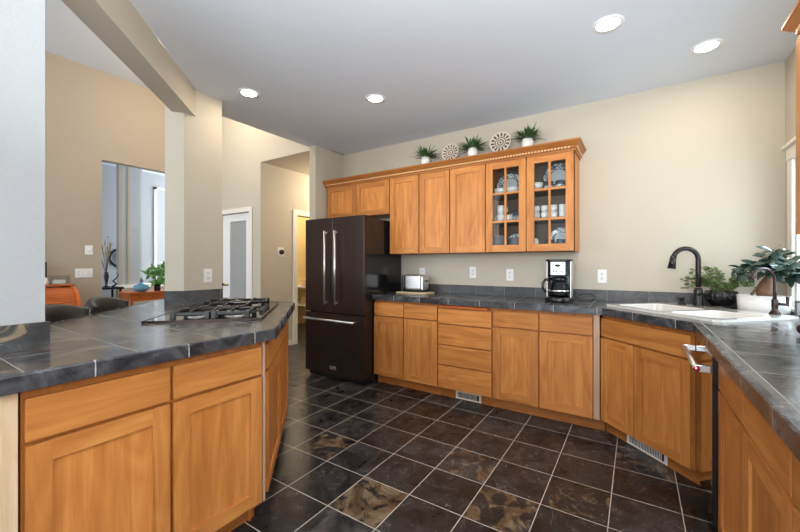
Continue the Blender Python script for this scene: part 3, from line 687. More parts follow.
# ============================================================ SINK, FAUCETS
sn = thing('sink', 'white two-bowl drop-in sink set diagonally into the counter corner', 'sink', (F0[0], F0[1], ZC+.0005), -PI/4)
def rr_(x0, x1, y0, y1, r, n=5):
    P = []
    for (cx, cy, a0) in ((x1-r, y1-r, 0), (x0+r, y1-r, PI/2), (x0+r, y0+r, PI), (x1-r, y0+r, 3*PI/2)):
        for k in range(n+1): a = a0+PI/2*k/n; P.append((cx+r*math.cos(a), cy+r*math.sin(a)))
    return P
def sinkmesh():
    m = MB(); out = [(-.42+.03, 0), (.42-.03, 0), (.42, .03), (.42, .60), (.38, .64), (-.36, .64), (-.42, .58), (-.42, .03)]
    b1 = rr_(-.365, .02, .055, .455, .06); b2 = rr_(.06, .365, .055, .455, .06)
    zt = .014
    loops = [[Vector((*p, 0)) for p in out], [Vector((*p, 0)) for p in b1[::-1]], [Vector((*p, 0)) for p in b2[::-1]]]
    allp = out+b1[::-1]+b2[::-1]
    for t in tessellate_polygon(loops):
        q = [allp[i] for i in t]
        if (q[1][0]-q[0][0])*(q[2][1]-q[0][1])-(q[1][1]-q[0][1])*(q[2][0]-q[0][0]) < 0: q.reverse()
        m.face([(p[0], p[1], zt) for p in q], [(0, 0)]*3)
    n = len(out)
    for k in range(n):
        a, b = out[k], out[(k+1) % n]; m.face([(a[0], a[1], 0), (b[0], b[1], 0), (b[0], b[1], zt), (a[0], a[1], zt)], [(0, 0)]*4)
    for bb, dep in ((b1, -.19), (b2, -.15)):
        cx = sum(p[0] for p in bb)/len(bb); cy = sum(p[1] for p in bb)/len(bb); n = len(bb)
        levels = [(1, zt), (.985, zt-.012), (.95, dep+.03), (.90, dep+.006), (.80, dep)]
        for (s0, z0), (s1, z1) in zip(levels[:-1], levels[1:]):
            for k in range(n):
                a, b = bb[k], bb[(k+1) % n]; P = lambda p, s_, z: (cx+(p[0]-cx)*s_, cy+(p[1]-cy)*s_, z)
                m.face([P(a, s0, z0), P(b, s0, z0), P(b, s1, z1), P(a, s1, z1)], [(0, 0)]*4, True)
        m.face([(cx+(p[0]-cx)*.8, cy+(p[1]-cy)*.8, dep) for p in bb], [(0, 0)]*n)
    return m.build('basin', 'sinkm', sn)
sinkmesh()
for cx, dz in ((-.17, -.19), (.21, -.15)): MB().ring([(0, .003), (.03, .003), (.042, .005), (.042, 0)], cx, .26, 24).build('drain', 'steel', sn, loc=(0, 0, dz))
def arc(c, r, a0, a1, n, d):
    return [(c[0]+d[0]*r*math.cos(a0+(a1-a0)*k/n), c[1]+d[1]*r*math.cos(a0+(a1-a0)*k/n), c[2]+r*math.sin(a0+(a1-a0)*k/n)) for k in range(n+1)]
ZS = ZC+.0152
fc = thing('faucet', 'tall dark bronze gooseneck kitchen faucet behind the sink', 'faucet', (.385, 3.475, ZS))
MB().ring([(0, 0), (.032, 0), (.032, .006), (.029, .012), (.028, .11), (.024, .128), (.018, .135), (0, .135)]).build('base', 'bronze', fc)
d_ = Vector((-.93, -.36)).normalized(); rN = .082
cN = (d_.x*rN, d_.y*rN, .345)
path = [(0, 0, .14), (0, 0, .25)]+arc(cN, rN, PI, PI*.06, 14, (d_.x, d_.y))
# arc() runs from the post side (cos=-1) to the spout side
nk = MB().tube(path, .0165, 16).build('neck', 'bronze', fc)
e_ = Vector(path[-1]); MB().tube([e_+Vector((0, 0, .01)), e_+Vector((d_.x*.006, d_.y*.006, -.035)), e_+Vector((d_.x*.013, d_.y*.013, -.085))], [.021, .022, .027], 16).build('spray_head', 'bronze', fc)
MB().tube([(.0, -.02, .085), (.03, -.045, .09), (.055, -.06, .115)], [.012, .010, .007], 10).build('lever', 'bronze', fc)
sd = thing('soap_dispenser', 'short black deck fitting left of the tall faucet', 'dispenser', (.295, 3.535, ZS))
MB().ring([(0, 0), (.024, 0), (.024, .006), (.014, .012), (.014, .045), (0, .045)]).build('base', 'black', sd)
MB().box(-.035, .02, -.014, .014, .045, .062).build('spout', 'black', sd, bevel=.005)
f2 = thing('faucet', 'small aged copper filtered-water faucet in front of the white planter', 'faucet', (.722, 3.168, ZC+.0152))
MB().ring([(0, 0), (.027, 0), (.027, .008), (.020, .016), (.013, .030), (.016, .045), (.016, .085), (.010, .10), (0, .10)]).build('base', 'bronze2', f2)
d2 = Vector((-.80, -.6)).normalized(); r2 = .078; c2 = (d2.x*r2, d2.y*r2, .205)
p2 = [(0, 0, .09), (0, 0, .15)]+arc(c2, r2, PI, PI*.12, 14, (d2.x, d2.y)); p2.append((p2[-1][0]+d2.x*.006, p2[-1][1]+d2.y*.006, p2[-1][2]-.022))
MB().tube(p2, [.0095]*2+[.009]*15+[.011], 12).build('neck', 'bronze2', f2)
MB().tube([(0, 0, .065), (.05, -.004, .062), (.06, -.004, .062)], [.010, .008, .012], 12).build('valve', 'bronze2', f2)
MB().tube([(.055, -.004, .062), (.056, -.004, .11)], [.007, .010], 12).build('lever', 'bronze2', f2)

# ============================================================ LIGHTS
for (x, y), lb in zip(((-2.788, 1.914), (-1.94, 2.588), (-.146, 2.557), (.396, 3.184)), ('recessed ceiling light nearest the pillar', 'recessed ceiling light in front of the refrigerator', 'recessed ceiling light above the middle of the floor', 'recessed ceiling light nearest the window corner')):
    t = thing('ceiling_light', lb, 'ceiling light', (x, y, H-.001), 0, 'recessed ceiling lights')
    MB().ring([(.062, -.002), (.082, -.006), (.087, 0)], n=32).build('trim_ring', 'white', t)
    MB().ring([(0, -.003), (.063, -.003), (.065, 0)], n=32).build('lens', 'emit', t)
    l = bpy.data.lights.new('bulb', 'AREA'); l.shape = 'DISK'; l.size = .14; l.energy = 2.2; l.color = (1, .84, .62); lo = bpy.data.objects.new('bulb', l); C.objects.link(lo); lo.parent = t; lo.location = (0, 0, -.012)
def room_lamp(loc, e, label, col=(1, .82, .60)):
    t = thing('ceiling_light', label, 'ceiling light', loc)
    MB().ring([(0, -.09), (.08, -.08), (.13, -.04), (.14, 0)], n=24).build('shade', 'emit', t)
    l = bpy.data.lights.new('bulb', 'POINT'); l.energy = e; l.color = col; l.shadow_soft_size = .12; lo = bpy.data.objects.new('bulb', l); C.objects.link(lo); lo.parent = t; lo.location = (0, 0, -.25)
room_lamp((-4.0, 4.6, H-.001), 20, 'dome ceiling lamp in the hall beyond the refrigerator')
room_lamp((-5.3, 4.9, H-.001), 25, 'dome ceiling lamp in the yellow closet off the hall')
room_lamp((-4.7, 2.5, 3.849), 20, 'dome ceiling lamp in the living room behind the pillar')

# ============================================================ WALL PLATES
def outlet(loc, rz, label, w=.072, h=.118, kind='outlet', n=1, grp=None):
    t = thing('power_outlet' if kind == 'outlet' else 'light_switch', label, 'outlet' if kind == 'outlet' else 'switch', loc, rz, grp)
    MB().box(-w/2, w/2, -.006, 0, -h/2, h/2).build('cover_plate', 'white', t, bevel=.002)
    if kind == 'outlet':
        for z in (-.02, .02):
            s = MB().box(-.015, .015, -.0085, -.006, z-.014, z+.014).build('socket', 'paper', t)
            boxes((-.007, -.005, -.009, -.0084, z-.003, z+.007), (.005, .007, -.009, -.0084, z-.003, z+.007), (-.002, .002, -.009, -.0084, z-.010, z-.006)).build('slots', 'dark', s)
    elif kind == 'dial':
        MB().ring([(0, .016), (.014, .016), (.017, 0)], n=20).build('dial', 'white', t, loc=(0, -.005, 0), rot=(PI/2, 0, 0))
    else:
        for k in range(n): MB().box(-w/2+.02+k*.046, -w/2+.052+k*.046, -.010, -.006, -.033, .033).build('rocker', 'paper', t, bevel=.001)
    return t
outlet((-2.10, YW-.0005, 1.17), 0, 'white outlet directly behind the toaster')
outlet((-1.476, YW-.0005, 1.185), 0, 'white outlet on the wall above the four-drawer cabinet')
outlet((-1.078, YW-.0005, 1.165), 0, 'white outlet on the wall left of the coffee maker')
outlet((-.258, YW-.0005, 1.166), 0, 'white outlet on the wall right of the coffee maker')
outlet((-3.12+.0005, 1.74, 1.175), PI/2, 'white outlet on the pillar above its slate tiles')
outlet((-6.0+.0005, 1.775, 1.456), PI/2, 'single white dial switch on the beige living room wall', kind='dial', w=.085, h=.12)
outlet((-6.0+.0005, 1.724, 1.157), PI/2, 'wide white three-gang switch plate above the roll-top desk', kind='switch', w=.18, h=.115, n=3)
th = thing('thermostat', 'round black thermostat on a white plate in the hall', 'thermostat', (-4.55+.0005, 3.661, 1.455), PI/2)
MB().box(-.055, .055, -.006, 0, -.07, .07).build('plate', 'white', th, bevel=.002)
MB().ring([(0, .028), (.034, .028), (.038, .022), (.038, 0)], n=28).build('dial', 'black', th, loc=(.008, -.006, .0), rot=(PI/2, 0, 0))
MB().ring([(0, .001), (.018, .001), (.018, 0)], n=20).build('screen', 'bronze2', th, loc=(.008, -.034, .0), rot=(PI/2, 0, 0))
# toe-kick registers
def register(loc, rz, w, label, mat):
    t = thing('floor_register', label, 'vent', loc, rz)
    boxes((-w/2, w/2, -.004, 0, 0, .012), (-w/2, w/2, -.004, 0, .062, .078), (-w/2, -w/2+.02, -.004, 0, .012, .062), (w/2-.02, w/2, -.004, 0, .012, .062)).build('frame', mat, t)
    MB().box(-w/2+.02, w/2-.02, -.0012, -.0004, .012, .062).build('opening', 'dark', t)
    m = MB(); k = int((w-.05)/.012)
    for i in range(k): x = -w/2+.026+i*.012; m.box(x, x+.004, -.0035, -.0013, .012, .062)
    m.build('louvres', mat, t); return t
register((-1.31, YF+.0745, .006), 0, .25, 'almond toe-kick vent under the four-drawer cabinet', 'register')
s0 = .33; register((-.231+s0*R2+.0745*R2, 3.131-s0*R2+.0745*R2, .006), -PI/4, .31, 'white toe-kick vent under the diagonal sink cabinet', 'white')

# ============================================================ COUNTER OBJECTS
# toaster on a board
tb = MB().box(-.19, .19, -.10, .10, 0, .014).build('cutting_board', M['birch'], bevel=.004, loc=(-2.07, 3.50, ZC+.0005)); tag(tb, 'pale cutting board on the counter under the toaster', 'board')
to = thing('toaster', 'brushed steel two-slot toaster on the pale board', 'toaster', (-2.08, 3.52, ZC+.015))
MB().box(-.13, .13, -.075, .075, .0, .022).build('base', 'black', to, bevel=.006)
b = MB().box(-.105, .105, -.078, .078, .02, .19).build('body', 'steel', to, bevel=.025); b.modifiers[0].segments = 5
boxes((-.135, -.104, -.074, .074, .02, .182)).build('end_cap', 'black', to, bevel=.015)
boxes((.104, .135, -.074, .074, .02, .182)).build('end_cap', 'steel', to, bevel=.015)
boxes((-.085, .085, -.038, -.012, .186, .1915), (-.085, .085, .012, .038, .186, .1915)).build('slots', 'black', to)
boxes((.136, .158, -.02, .02, .115, .13)).build('lever', 'black', to, bevel=.004)
# coffee maker
cm = thing('coffee_maker', 'black and steel drip coffee maker with a glass carafe', 'coffee maker', (-.565, 3.42, ZC+.0005), .03)
MB().ring([(0, 0), (.112, 0), (.116, .006), (.116, .030), (.108, .040), (0, .040)], 0, 0, 36, 1, 1).build('base', 'black', cm)
boxes((-.098, .098, .03, .135, .03, .35)).build('back_column', 'black', cm, bevel=.02)
boxes((-.101, -.088, -.03, .125, .035, .352), (.088, .101, -.03, .125, .035, .352)).build('side_panels', 'steel', cm, bevel=.005)
hb = MB(); 
hb.prism([(-.087, .03), (-.087, -.055), (-.06, -.085), (.06, -.085), (.087, -.055), (.087, .03)], .225, .345); hb.build('filter_housing', 'black', cm, bevel=.006)
MB().prism([(-.075, -.060), (-.056, -.088), (.056, -.088), (.075, -.060)], .232, .342).build('front_panel', 'steel', cm, bevel=.003)
MB().prism([(-.103, .13), (-.103, -.05), (-.065, -.093), (.065, -.093), (.103, -.05), (.103, .13)], .346, .366).build('lid', 'black', cm, bevel=.008)
MB().ring([(0, .003), (.024, .003), (.024, 0)], n=24, sy=.5).build('badge', 'black', cm, loc=(0, -.0885, .312), rot=(PI/2, 0, 0))
for x in (-.032, -.010, .032): MB().ring([(0, .003), (.007, .003), (.007, 0)], n=14).build('button', 'black', cm, loc=(x, -.0885, .262), rot=(PI/2, 0, 0))
ca = MB().ring([(0, .045), (.062, .045), (.076, .07), (.078, .11), (.068, .15), (.05, .178), (.052, .19)], 0, -.025, 32).build('carafe', 'darkglass', cm)
MB().ring([(.0785, .088), (.081, .088), (.081, .102), (.0785, .102)], 0, -.025, 32).build('carafe_band', 'chrome', ca)
MB().ring([(.05, .178), (.056, .18), (.058, .2), (.045, .215), (0, .218)], 0, -.025, 24).build('carafe_lid', 'black', ca)
MB().tube([(-.05, -.05, .195), (-.10, -.085, .19), (-.118, -.095, .16), (-.118, -.095, .11), (-.095, -.082, .085)], [.010, .012, .012, .011, .009], 10).build('carafe_handle', 'black', ca)
cdm = MB().tube([(-.45, 3.52, ZC+.03), (-.40, 3.56, ZC+.06), (-.34, 3.60, ZC+.065), (-.30, 3.62, ZC+.03), (-.32, 3.58, ZC+.008), (-.38, 3.53, ZC+.007), (-.42, 3.50, ZC+.008)], .0045, 8).build('power_cord', 'black'); bpy.context.view_layer.update(); cdm.parent = cm; cdm.matrix_parent_inverse = cm.matrix_world.inverted()

# ------------------------------------------------------------ plants
def grass_pot(loc, label, seed):
    random.seed(seed)
    t = thing('potted_plant', label, 'plant', loc)
    MB().ring([(0, 0), (.040, 0), (.048, .01), (.055, .055), (.048, .092), (.045, .092), (.048, .055), (0, .08)], n=28).build('pot', 'ceramic', t)
    m = MB()
    for k in range(150):
        a = random.random()*2*PI; el = random.uniform(.25, 1.45); l = random.uniform(.09, .17)*(.75 if el > 1.2 else 1)
        d = (math.cos(a)*math.cos(el), math.sin(a)*math.cos(el), math.sin(el)); r = random.random()*.03
        m.leaf((math.cos(a)*r, math.sin(a)*r, .078), d, l, .013, cup=.3, seg=4, droop=.35 if el < 1 else .1)
    m.build('foliage', 'grass', t)
    return t
Zd = 2.361
grass_pot((-1.955, 3.53, Zd), 'spiky green plant in a white pot, leftmost on top of the cabinets', 1)
grass_pot((-1.405, 3.53, Zd), 'spiky green plant in a white pot between the two patterned plates', 2)
grass_pot((-.86, 3.53, Zd), 'spiky green plant in a white pot above the glass doors, rightmost on the cabinets', 3)
for x, lb, R_ in ((-1.665, 'round spoked-pattern plate leaning on top of the cabinets, the smaller left one', .098), (-1.125, 'round spoked-pattern plate leaning on top of the cabinets, the larger right one', .108)):
    o = MB().ring([(0, .010), (.06, .010), (.10, .018), (.115, .026), (.115, .022), (.10, .012), (.06, 0), (0, 0)], n=48).build('decorative_plate', 'decoplate', loc=(x, 3.56, Zd+.006+R_*math.cos(.14)), rot=(PI/2-.14, 0, 0)); o.scale = (R_/.115,)*3
    tag(o, lb, 'plate', 'patterned plates on the cabinets')
# dishes inside the glass cabinet
def bowl(loc, label, r=.07, h=.055, mat='ceramic', grp='bowls in the glass cabinet'):
    o = MB().ring([(0, .004), (r*.45, .004), (r*.9, h*.6), (r*.97, h), (r, h), (r*.95, h*.5), (r*.5, 0), (0, 0)], n=28).build('bowl', mat, loc=loc); return tag(o, label, 'bowl', grp)
def cup(loc, label, r=.038, h=.07, mat='ceramic', rz=0, grp='cups in the glass cabinet'):
    t = thing('cup', label, 'cup', loc, rz, grp)
    MB().ring([(0, .004), (r*.7, .004), (r*.92, h), (r, h), (r*.95, h*.4), (r*.75, 0), (0, 0)], n=24).build('body', mat, t)
    MB().tube([(r*.9, 0, h*.8), (r*1.45, 0, h*.78), (r*1.6, 0, h*.5), (r*1.35, 0, h*.25), (r*.85, 0, h*.25)], .005, 8).build('handle', mat, t); return t
def dish(loc, r, label, mat='toile', stand=False, sx=1, grp='plates in the glass cabinet', tilt=.16):
    prof = [(0, .006), (r*.6, .006), (r*.95, .018), (r, .02), (r*.96, .014), (r*.6, 0), (0, 0)]
    m = MB().ring(prof, n=36, sx=sx)
    o = m.build('plate', mat)
    if stand: o.rotation_euler = (PI/2-tilt, 0, 0); o.location = (loc[0], loc[1], loc[2]+.003+r*math.cos(tilt))
    else: o.location = loc
    return tag(o, label, 'plate', grp)
S1, S2, S3 = UB+.0185, SH[0]+.0185, SH[1]+.0185
dish((-1.05, 3.625, S3), .115, 'blue and white patterned platter standing in the left glass door, top shelf', stand=True, sx=1.15)
for x in (-1.11, -.985): bowl((x, 3.50, S3), 'white bowl on the top shelf behind the left glass door', .062, .06)
for x, k in ((-1.10, 0), (-1.10, 1)): cup((x, 3.49, S2+k*.072), ['white cup under another at left on the middle shelf', 'white cup stacked on top at left on the middle shelf'][k], rz=2.9 if k == 0 else .3, h=.075 if k == 0 else .085)
cup((-1.02, 3.49, S2), 'plain white cup in the centre of the left door middle shelf', h=.062, rz=-1.2)
cup((-.94, 3.47, S2), 'patterned blue cup on the middle shelf behind the left glass door', mat='toile', h=.095, r=.04, rz=2.8)
M['ceramic2'] = flat('grey_stoneware', (.22, .23, .25), .2)
for k in range(12): dish((-1.10, 3.50, S1+k*.011), .074, 'grey plate in the left stack on the bottom shelf of the glass cabinet', mat='ceramic2', grp='stacked grey plates left')
for k in range(10): dish((-.955, 3.49, S1+k*.011), .066, 'grey plate in the stack in front of the patterned plate, bottom shelf', mat='ceramic2', grp='stacked grey plates middle')
dish((-.985, 3.62, S1), .085, 'blue and white patterned plate standing behind the grey stack, bottom shelf', stand=True)
bowl((-.765, 3.48, S3), 'single white bowl on the top shelf behind the right glass door', .055, .07)
dish((-.605, 3.625, S3), .135, 'large blue and white patterned platter standing in the right glass door', stand=True)
cup((-.665, 3.48, S3), 'patterned cup in front of the large platter, left of its twin', mat='toile', h=.07, r=.042, rz=2.9)
cup((-.565, 3.48, S3), 'patterned cup in front of the large platter, right of its twin', mat='toile', h=.07, r=.042, rz=.2)
i = 0
for x in (-.77, -.695, -.62):
    for k in range(2):
        cup((x, 3.48, S2+k*.062), 'white cup on the %s of the %s pair, middle shelf, right glass door' % (('bottom', 'top')[k], ('left', 'centre', 'third')[i]), rz=-1.1, h=.06, r=.034)
    i += 1
for k in range(8): bowl((-.545, 3.49, S2+k*.013), 'nested glass bowl in the stack at right on the middle shelf', .036, .03, 'ceramic', 'nested bowls at right')
jr = MB().ring([(0, 0), (.026, 0), (.028, .004), (.028, .085), (.022, .09), (.022, .104), (0, .106)], n=20).build('jar', 'ceramic', loc=(-.775, 3.47, S1)); tag(jr, 'small white jar on the bottom shelf behind the right glass door', 'jar')
dish((-.58, 3.625, S1), .105, 'blue and white plate standing behind the patterned bowls, bottom shelf, right door', stand=True)
for x in (-.655, -.555): bowl((x, 3.48, S1), 'small patterned bowl on the bottom shelf behind the right glass door', .042, .09, 'toile', 'patterned bowls')

# jade plant in black ribbed pot
random.seed(11)
jp = thing('potted_plant', 'small-leaved jade plant in a black ribbed pot behind the tall faucet', 'plant', (.53, 3.585, ZC+.0005))
MB().ring([(0, 0), (.10, 0), (.112, .006), (.116, .018), (.0, .018)], n=40).build('saucer', 'black', jp)
MB().ring([(0, .019), (.055, .019), (.085, .05), (.098, .09), (.090, .125), (.084, .125), (.09, .09), (0, .10)], n=96, flute=.035, fn=22).build('pot', 'black', jp)
ms, ml = MB(), MB()
for k in range(22):
    ux = random.uniform(-1, 1); right = ux > .35
    end = Vector((ux*.20-.035, random.uniform(-.10, .05), random.uniform(.15, .20)+(.12*random.random() if abs(ux) < .75 else 0)))
    if k < 4: end = Vector(((-.19, -.13, .12, -.02)[k], -.03, (.25, .19, .27, .28)[k]))
    if k in (4, 5): end = Vector(((.22, -.22)[k-4], -.05, .14))
    p0 = Vector((random.uniform(-.03, .03), random.uniform(-.03, .03), .10)); pts = []
    for s_ in range(7):
        f_ = s_/6; pts.append(p0.lerp(end, f_)+Vector((random.uniform(-.006, .006), random.uniform(-.006, .006), .05*math.sin(f_*PI)*(1 if end.z < .2 else .3))))
    ms.tube(pts, [.003, .003, .0026, .0022, .002, .0018, .0014], 6)
    for s_ in range(1, 7):
        for q in range(3):
            aa = random.random()*2*PI; d = Vector((math.cos(aa), math.sin(aa)*.6, random.uniform(-.4, .9)))
            ml.leaf(pts[s_], d, random.uniform(.026, .038), .022, up=(random.uniform(-.5, .5), -.8, .8), cup=.15, seg=3)
ms.build('stems', 'stem', jp); ml.build('foliage', 'jade', jp)
# bonsai-like plant in white planter
bp_ = thing('potted_plant', 'broad-leaved bonsai with swollen trunk in a white oval planter', 'plant', (.715, 3.39, ZC+.0005), -.5)
MB().ring([(0, 0), (.108, 0), (.114, .006), (.118, .115), (.110, .115), (.106, .10), (0, .10)], n=48, sx=1.15, sy=.72).build('planter', 'ceramic', bp_)
MB().ring([(0, .105), (.104, .103)], n=40, sx=1.15, sy=.72).build('soil', 'soil', bp_)
MB().tube([(.015, 0, .09), (.012, 0, .12), (.012, 0, .155), (.020, 0, .195), (.030, 0, .24), (.034, 0, .275)], [.032, .044, .047, .037, .020, .012], 18).build('trunk', 'bark', bp_)
MB().tube([(-.045, -.01, .09), (-.055, -.01, .12), (-.03, -.01, .155), (.0, -.01, .165)], [.008, .008, .007, .006], 8).build('root', 'bark', bp_)
ms, ml = MB(), MB(); random.seed(5)
top = Vector((.034, 0, .265))
cl = [(-.14, -.02, .29), (-.09, .02, .30), (-.05, -.03, .31), (.0, .02, .36), (.03, -.03, .40), (.05, .03, .37), (.02, -.08, .33), (.10, .0, .34), (.14, -.04, .33), (.10, -.10, .29), (.16, .03, .28),
      (.14, -.10, .25), (-.10, -.06, .26), (.06, -.06, .30), (.0, -.05, .29), (.17, -.06, .30), (.12, -.14, .31), (.05, -.13, .26), (.19, -.12, .27)]
for c in cl:
    c = Vector(c)+Vector((.03, -.01, .008)); ms.tube([top, (top+c)/2+Vector((0, 0, .012)), c], [.006, .004, .003], 6)
    for q in range(10):
        a = q*2*PI/10+random.uniform(-.3, .3); el = random.uniform(-.9, .6)
        d = Vector((math.cos(a)*math.cos(el), math.sin(a)*math.cos(el), math.sin(el)))
        up = (random.uniform(-.7, .3), random.uniform(-1.1, -.2), 1)
        ml.leaf(c+d*.006, d, random.uniform(.058, .088), .042, up=up, cup=.12, seg=5, droop=.2)
ms.build('branches', 'stem', bp_); ml.build('foliage', 'ficus', bp_)
# small dark frame behind planter
pf = thing('picture_frame', 'small dark-framed picture leaning behind the white planter', 'frame', (.852, 3.20, ZC+.0005), -.2)
boxes((-.035, .035, 0, .012, 0, .012), (-.035, .035, 0, .012, .088, .10), (-.035, -.025, 0, .012, .012, .088), (.025, .035, 0, .012, .012, .088)).build('frame', 'black', pf)
boxes((-.025, .025, .004, .008, .012, .088)).build('picture', M['frost'], pf)
rb = thing('bowl', 'brown rounded bowl on the right counter, cut by the photo edge', 'bowl', (.655, 2.40, ZC+.0005))
MB().ring([(0, 0), (.022, 0), (.036, .018), (.038, .036), (.030, .050), (.026, .050), (.034, .034), (.02, .006), (0, .006)], n=28).build('body', 'bronze2', rb)

# ============================================================ LIVING SIDE
def stool(loc, rz, label):
    t = thing('bar_stool', label, 'stool', loc, rz, 'bar stools at the peninsula')
    # local +y points away from the counter
    m = MB(); n = 14
    prev = None
    for k in range(n+1):
        a = -1.15+2.3*k/n; xo, yo = .19*math.sin(a)/math.sin(1.15), .16*math.cos(a)-.02
        nx, ny = math.sin(a), math.cos(a)
        lo = (.62, .0); row = []
        for (d, z) in ((0, .62), (.03, .60), (.045, .70), (.05, .94), (.06, 1.0), (.04, 1.03), (.005, 1.02), (-.008, .97), (-.008, .66)):
            row.append((xo+nx*d, yo+ny*d, z-(.06*abs(math.sin(a))**3 if z > .9 else 0)))
        if prev:
            for j in range(len(row)): j2 = (j+1) % len(row); m.face([prev[j], row[j], row[j2], prev[j2]], [(0, 0)]*4, True)
        else: m.face(row, [(0, 0)]*len(row))
        prev = row
    m.face(prev[::-1], [(0, 0)]*len(prev)); m.build('backrest', 'leather', t)
    s = MB().box(-.19, .19, -.22, .12, .60, .69).build('seat', 'leather', t, bevel=.03); s.modifiers[0].segments = 4
    for sx in (-1, 1):
        for sy in (-1, 1): MB().tube([(sx*.15, sy*.15-.03, .60), (sx*.18, sy*.19-.03, .002)], [.019, .014], 8).build('leg', 'bronze', t)
    MB().tube([(-.17, -.205, .22), (.17, -.205, .22)], .011, 8).build('footrest', 'bronze', t)
    return t
stool((-2.86, .79, 0), 3*PI/4, 'dark leather bar stool nearest the grey wall, at the peninsula')
stool((-3.22, 1.15, 0), 3*PI/4, 'dark leather bar stool nearer the pillar, at the peninsula')
# roll-top desk
ds = thing('roll_top_desk', 'orange oak roll-top desk against the beige wall', 'desk', (-5.98, .85, 0), 0)
prof = [(.0, .72), (.60, .72), (.62, .76), (.615, .82), (.58, .90), (.52, .96), (.44, 1.0), (.36, 1.015), (.0, 1.015)]
for y in (-.66, .64):
    m = MB(); P0 = [(x, y, z) for x, z in prof]; P1 = [(x, y+.025, z) for x, z in prof]
    m.face(P0, [(p[0], p[2]) for p in P0]); m.face(P1[::-1], [(p[0], p[2]) for p in P1[::-1]])
    for k in range(len(prof)): k2 = (k+1) % len(prof); m.face([P0[k], P1[k], P1[k2], P0[k2]], [(0, 0), (.02, 0), (.02, .1), (0, .1)])
    m.build('side_panel', 'orange_wood', ds)
m = MB(); n = 16; pr = []
for k in range(n+1):
    a = -.25+(PI/2+.2)*k/n; pr.append((.33+.255*math.cos(a), .755+.24*math.sin(a)))
for k in range(n):
    (x0, z0), (x1, z1) = pr[k], pr[k+1]; nx, nz = (z1-z0), -(x1-x0); l = math.hypot(nx, nz); nx *= .006/l; nz *= .006/l
    mid = ((x0+x1)/2+nx, (z0+z1)/2+nz)
    for A, B in (((x0, z0), mid), (mid, (x1, z1))): m.face([(A[0], -.635, A[1]), (A[0], .64, A[1]), (B[0], .64, B[1]), (B[0], -.635, B[1])], [(A[1], 0), (A[1], 1.3), (B[1], 1.3), (B[1], 0)])
m.build('roll_top', 'orange_wood', ds)
boxes((.0, .37, -.68, .68, 1.0155, 1.035, 'y')).build('top', 'orange_wood', ds, bevel=.004)
boxes((.0, .66, -.68, .68, .695, .7195, 'y')).build('writing_top', 'orange_wood', ds, bevel=.004)
for y0 in (-.64, .22): boxes((.02, .60, y0, y0+.42, .03, .694)).build('pedestal', 'orange_wood', ds); [MB().box(.601, .618, y0+.02, y0+.40, .06+i*.21, .25+i*.21, 'y').build('drawer_front', 'orange_wood', ds, bevel=.003) for i in range(3)]
o = MB().box(-5.86, -5.84, 1.06, 1.335, 1.036, 1.30).build('picture_frame', 'bronze', bevel=.004); tag(o, 'dark brown framed picture standing on the roll-top desk', 'frame')
gb = thing('glass_box', 'clear glass box on the right end of the roll-top desk', 'box', (-5.76, 1.42, 1.0355))
boxes((-.06, .06, -.09, .09, 0, .006), (-.06, .06, -.09, .09, .10, .106), (.056, .06, -.09, .09, .006, .10), (-.06, -.056, -.09, .09, .006, .10), (-.056, .056, .086, .09, .006, .10)).build('panes', 'glass', gb)
boxes((-.04, .04, -.05, .05, .007, .05)).build('contents', 'paper', gb)
for q, (y, c, w) in enumerate(((1.17, 'ceramic', .04), (1.24, 'black', .03), (1.29, 'ceramic', .03))):
    o = MB().ring([(0, 0), (w, 0), (w*1.1, .03), (w*.6, .07), (w*.7, .08), (0, .085)], n=18).build('trinket', c, loc=(-5.72, y, 1.0355)); tag(o, ['white lidded trinket in front of the dark frame on the desk', 'black trinket between two white ones on the desk', 'white trinket beside the glass box on the desk'][q], 'ornament')
# dried twigs on the wall at left
random.seed(8); m = MB()
for k in range(16):
    a = random.uniform(-1.2, 1.2); l = random.uniform(.15, .42)
    m.tube([(-5.975, 1.12, 1.55), (-5.95, 1.12+.5*l*math.cos(a), 1.55+.5*l*math.sin(a)+.02), (-5.93, 1.12+l*math.cos(a)*.6, 1.55+l*math.sin(a))], [.005, .003, .0015], 5)
o = m.build('twig_spray', 'stem'); tag(o, 'spray of dried brown twigs hung on the beige wall', 'decoration')
# entry: console, vase with branches, mirror, table, blue vase, plant
cn = thing('console_table', 'black console table in the entry beyond the tall opening', 'table', (-8.35, 2.62, 0))
boxes((-.22, .22, -.35, .31, .80, .84)).build('top', 'black', cn); boxes((-.20, .20, -.33, .28, .30, .33)).build('shelf', 'black', cn)
for sx in (-.20, .17):
    for sy in (-.33, .25): boxes((sx, sx+.03, sy, sy+.03, .002, .80)).build('leg', 'black', cn)
bkk = boxes((-8.35, -8.16, 2.66, 2.88, .331, .42)).build('book', M['bluevase']); tag(bkk, 'blue book on the lower shelf of the black console', 'book')
va = thing('vase', 'dark slender vase of yellow blossom branches on the black console', 'vase', (-8.35, 2.73, .8405))
MB().ring([(0, 0), (.05, 0), (.05, .01), (.02, .03), (.025, .10), (.04, .2), (.03, .26), (.035, .28), (.03, .28), (.02, .2), (0, .1)], n=20).build('body', 'black', va)
ms, ml = MB(), MB(); random.seed(2)
for k in range(11):
    a = random.random()*2*PI; r = random.uniform(.08, .30); h = random.uniform(.5, .85); pts = [Vector((0, 0, .2)), Vector((r*.35*math.cos(a), r*.35*math.sin(a), .2+h*.5)), Vector((r*math.cos(a), r*math.sin(a), .2+h))]
    ms.tube(pts, [.004, .003, .002], 5)
    for q in range(10):
        f_ = random.uniform(.25, 1); p = pts[1]*(1-f_)*1+pts[2]*f_; ml.leaf(p, (random.uniform(-1, 1), random.uniform(-1, 1), random.random()), .035, .03, seg=2)
ms.build('branches', 'stem', va); ml.build('blossoms', 'yellowflower', va)
mi_s = .78
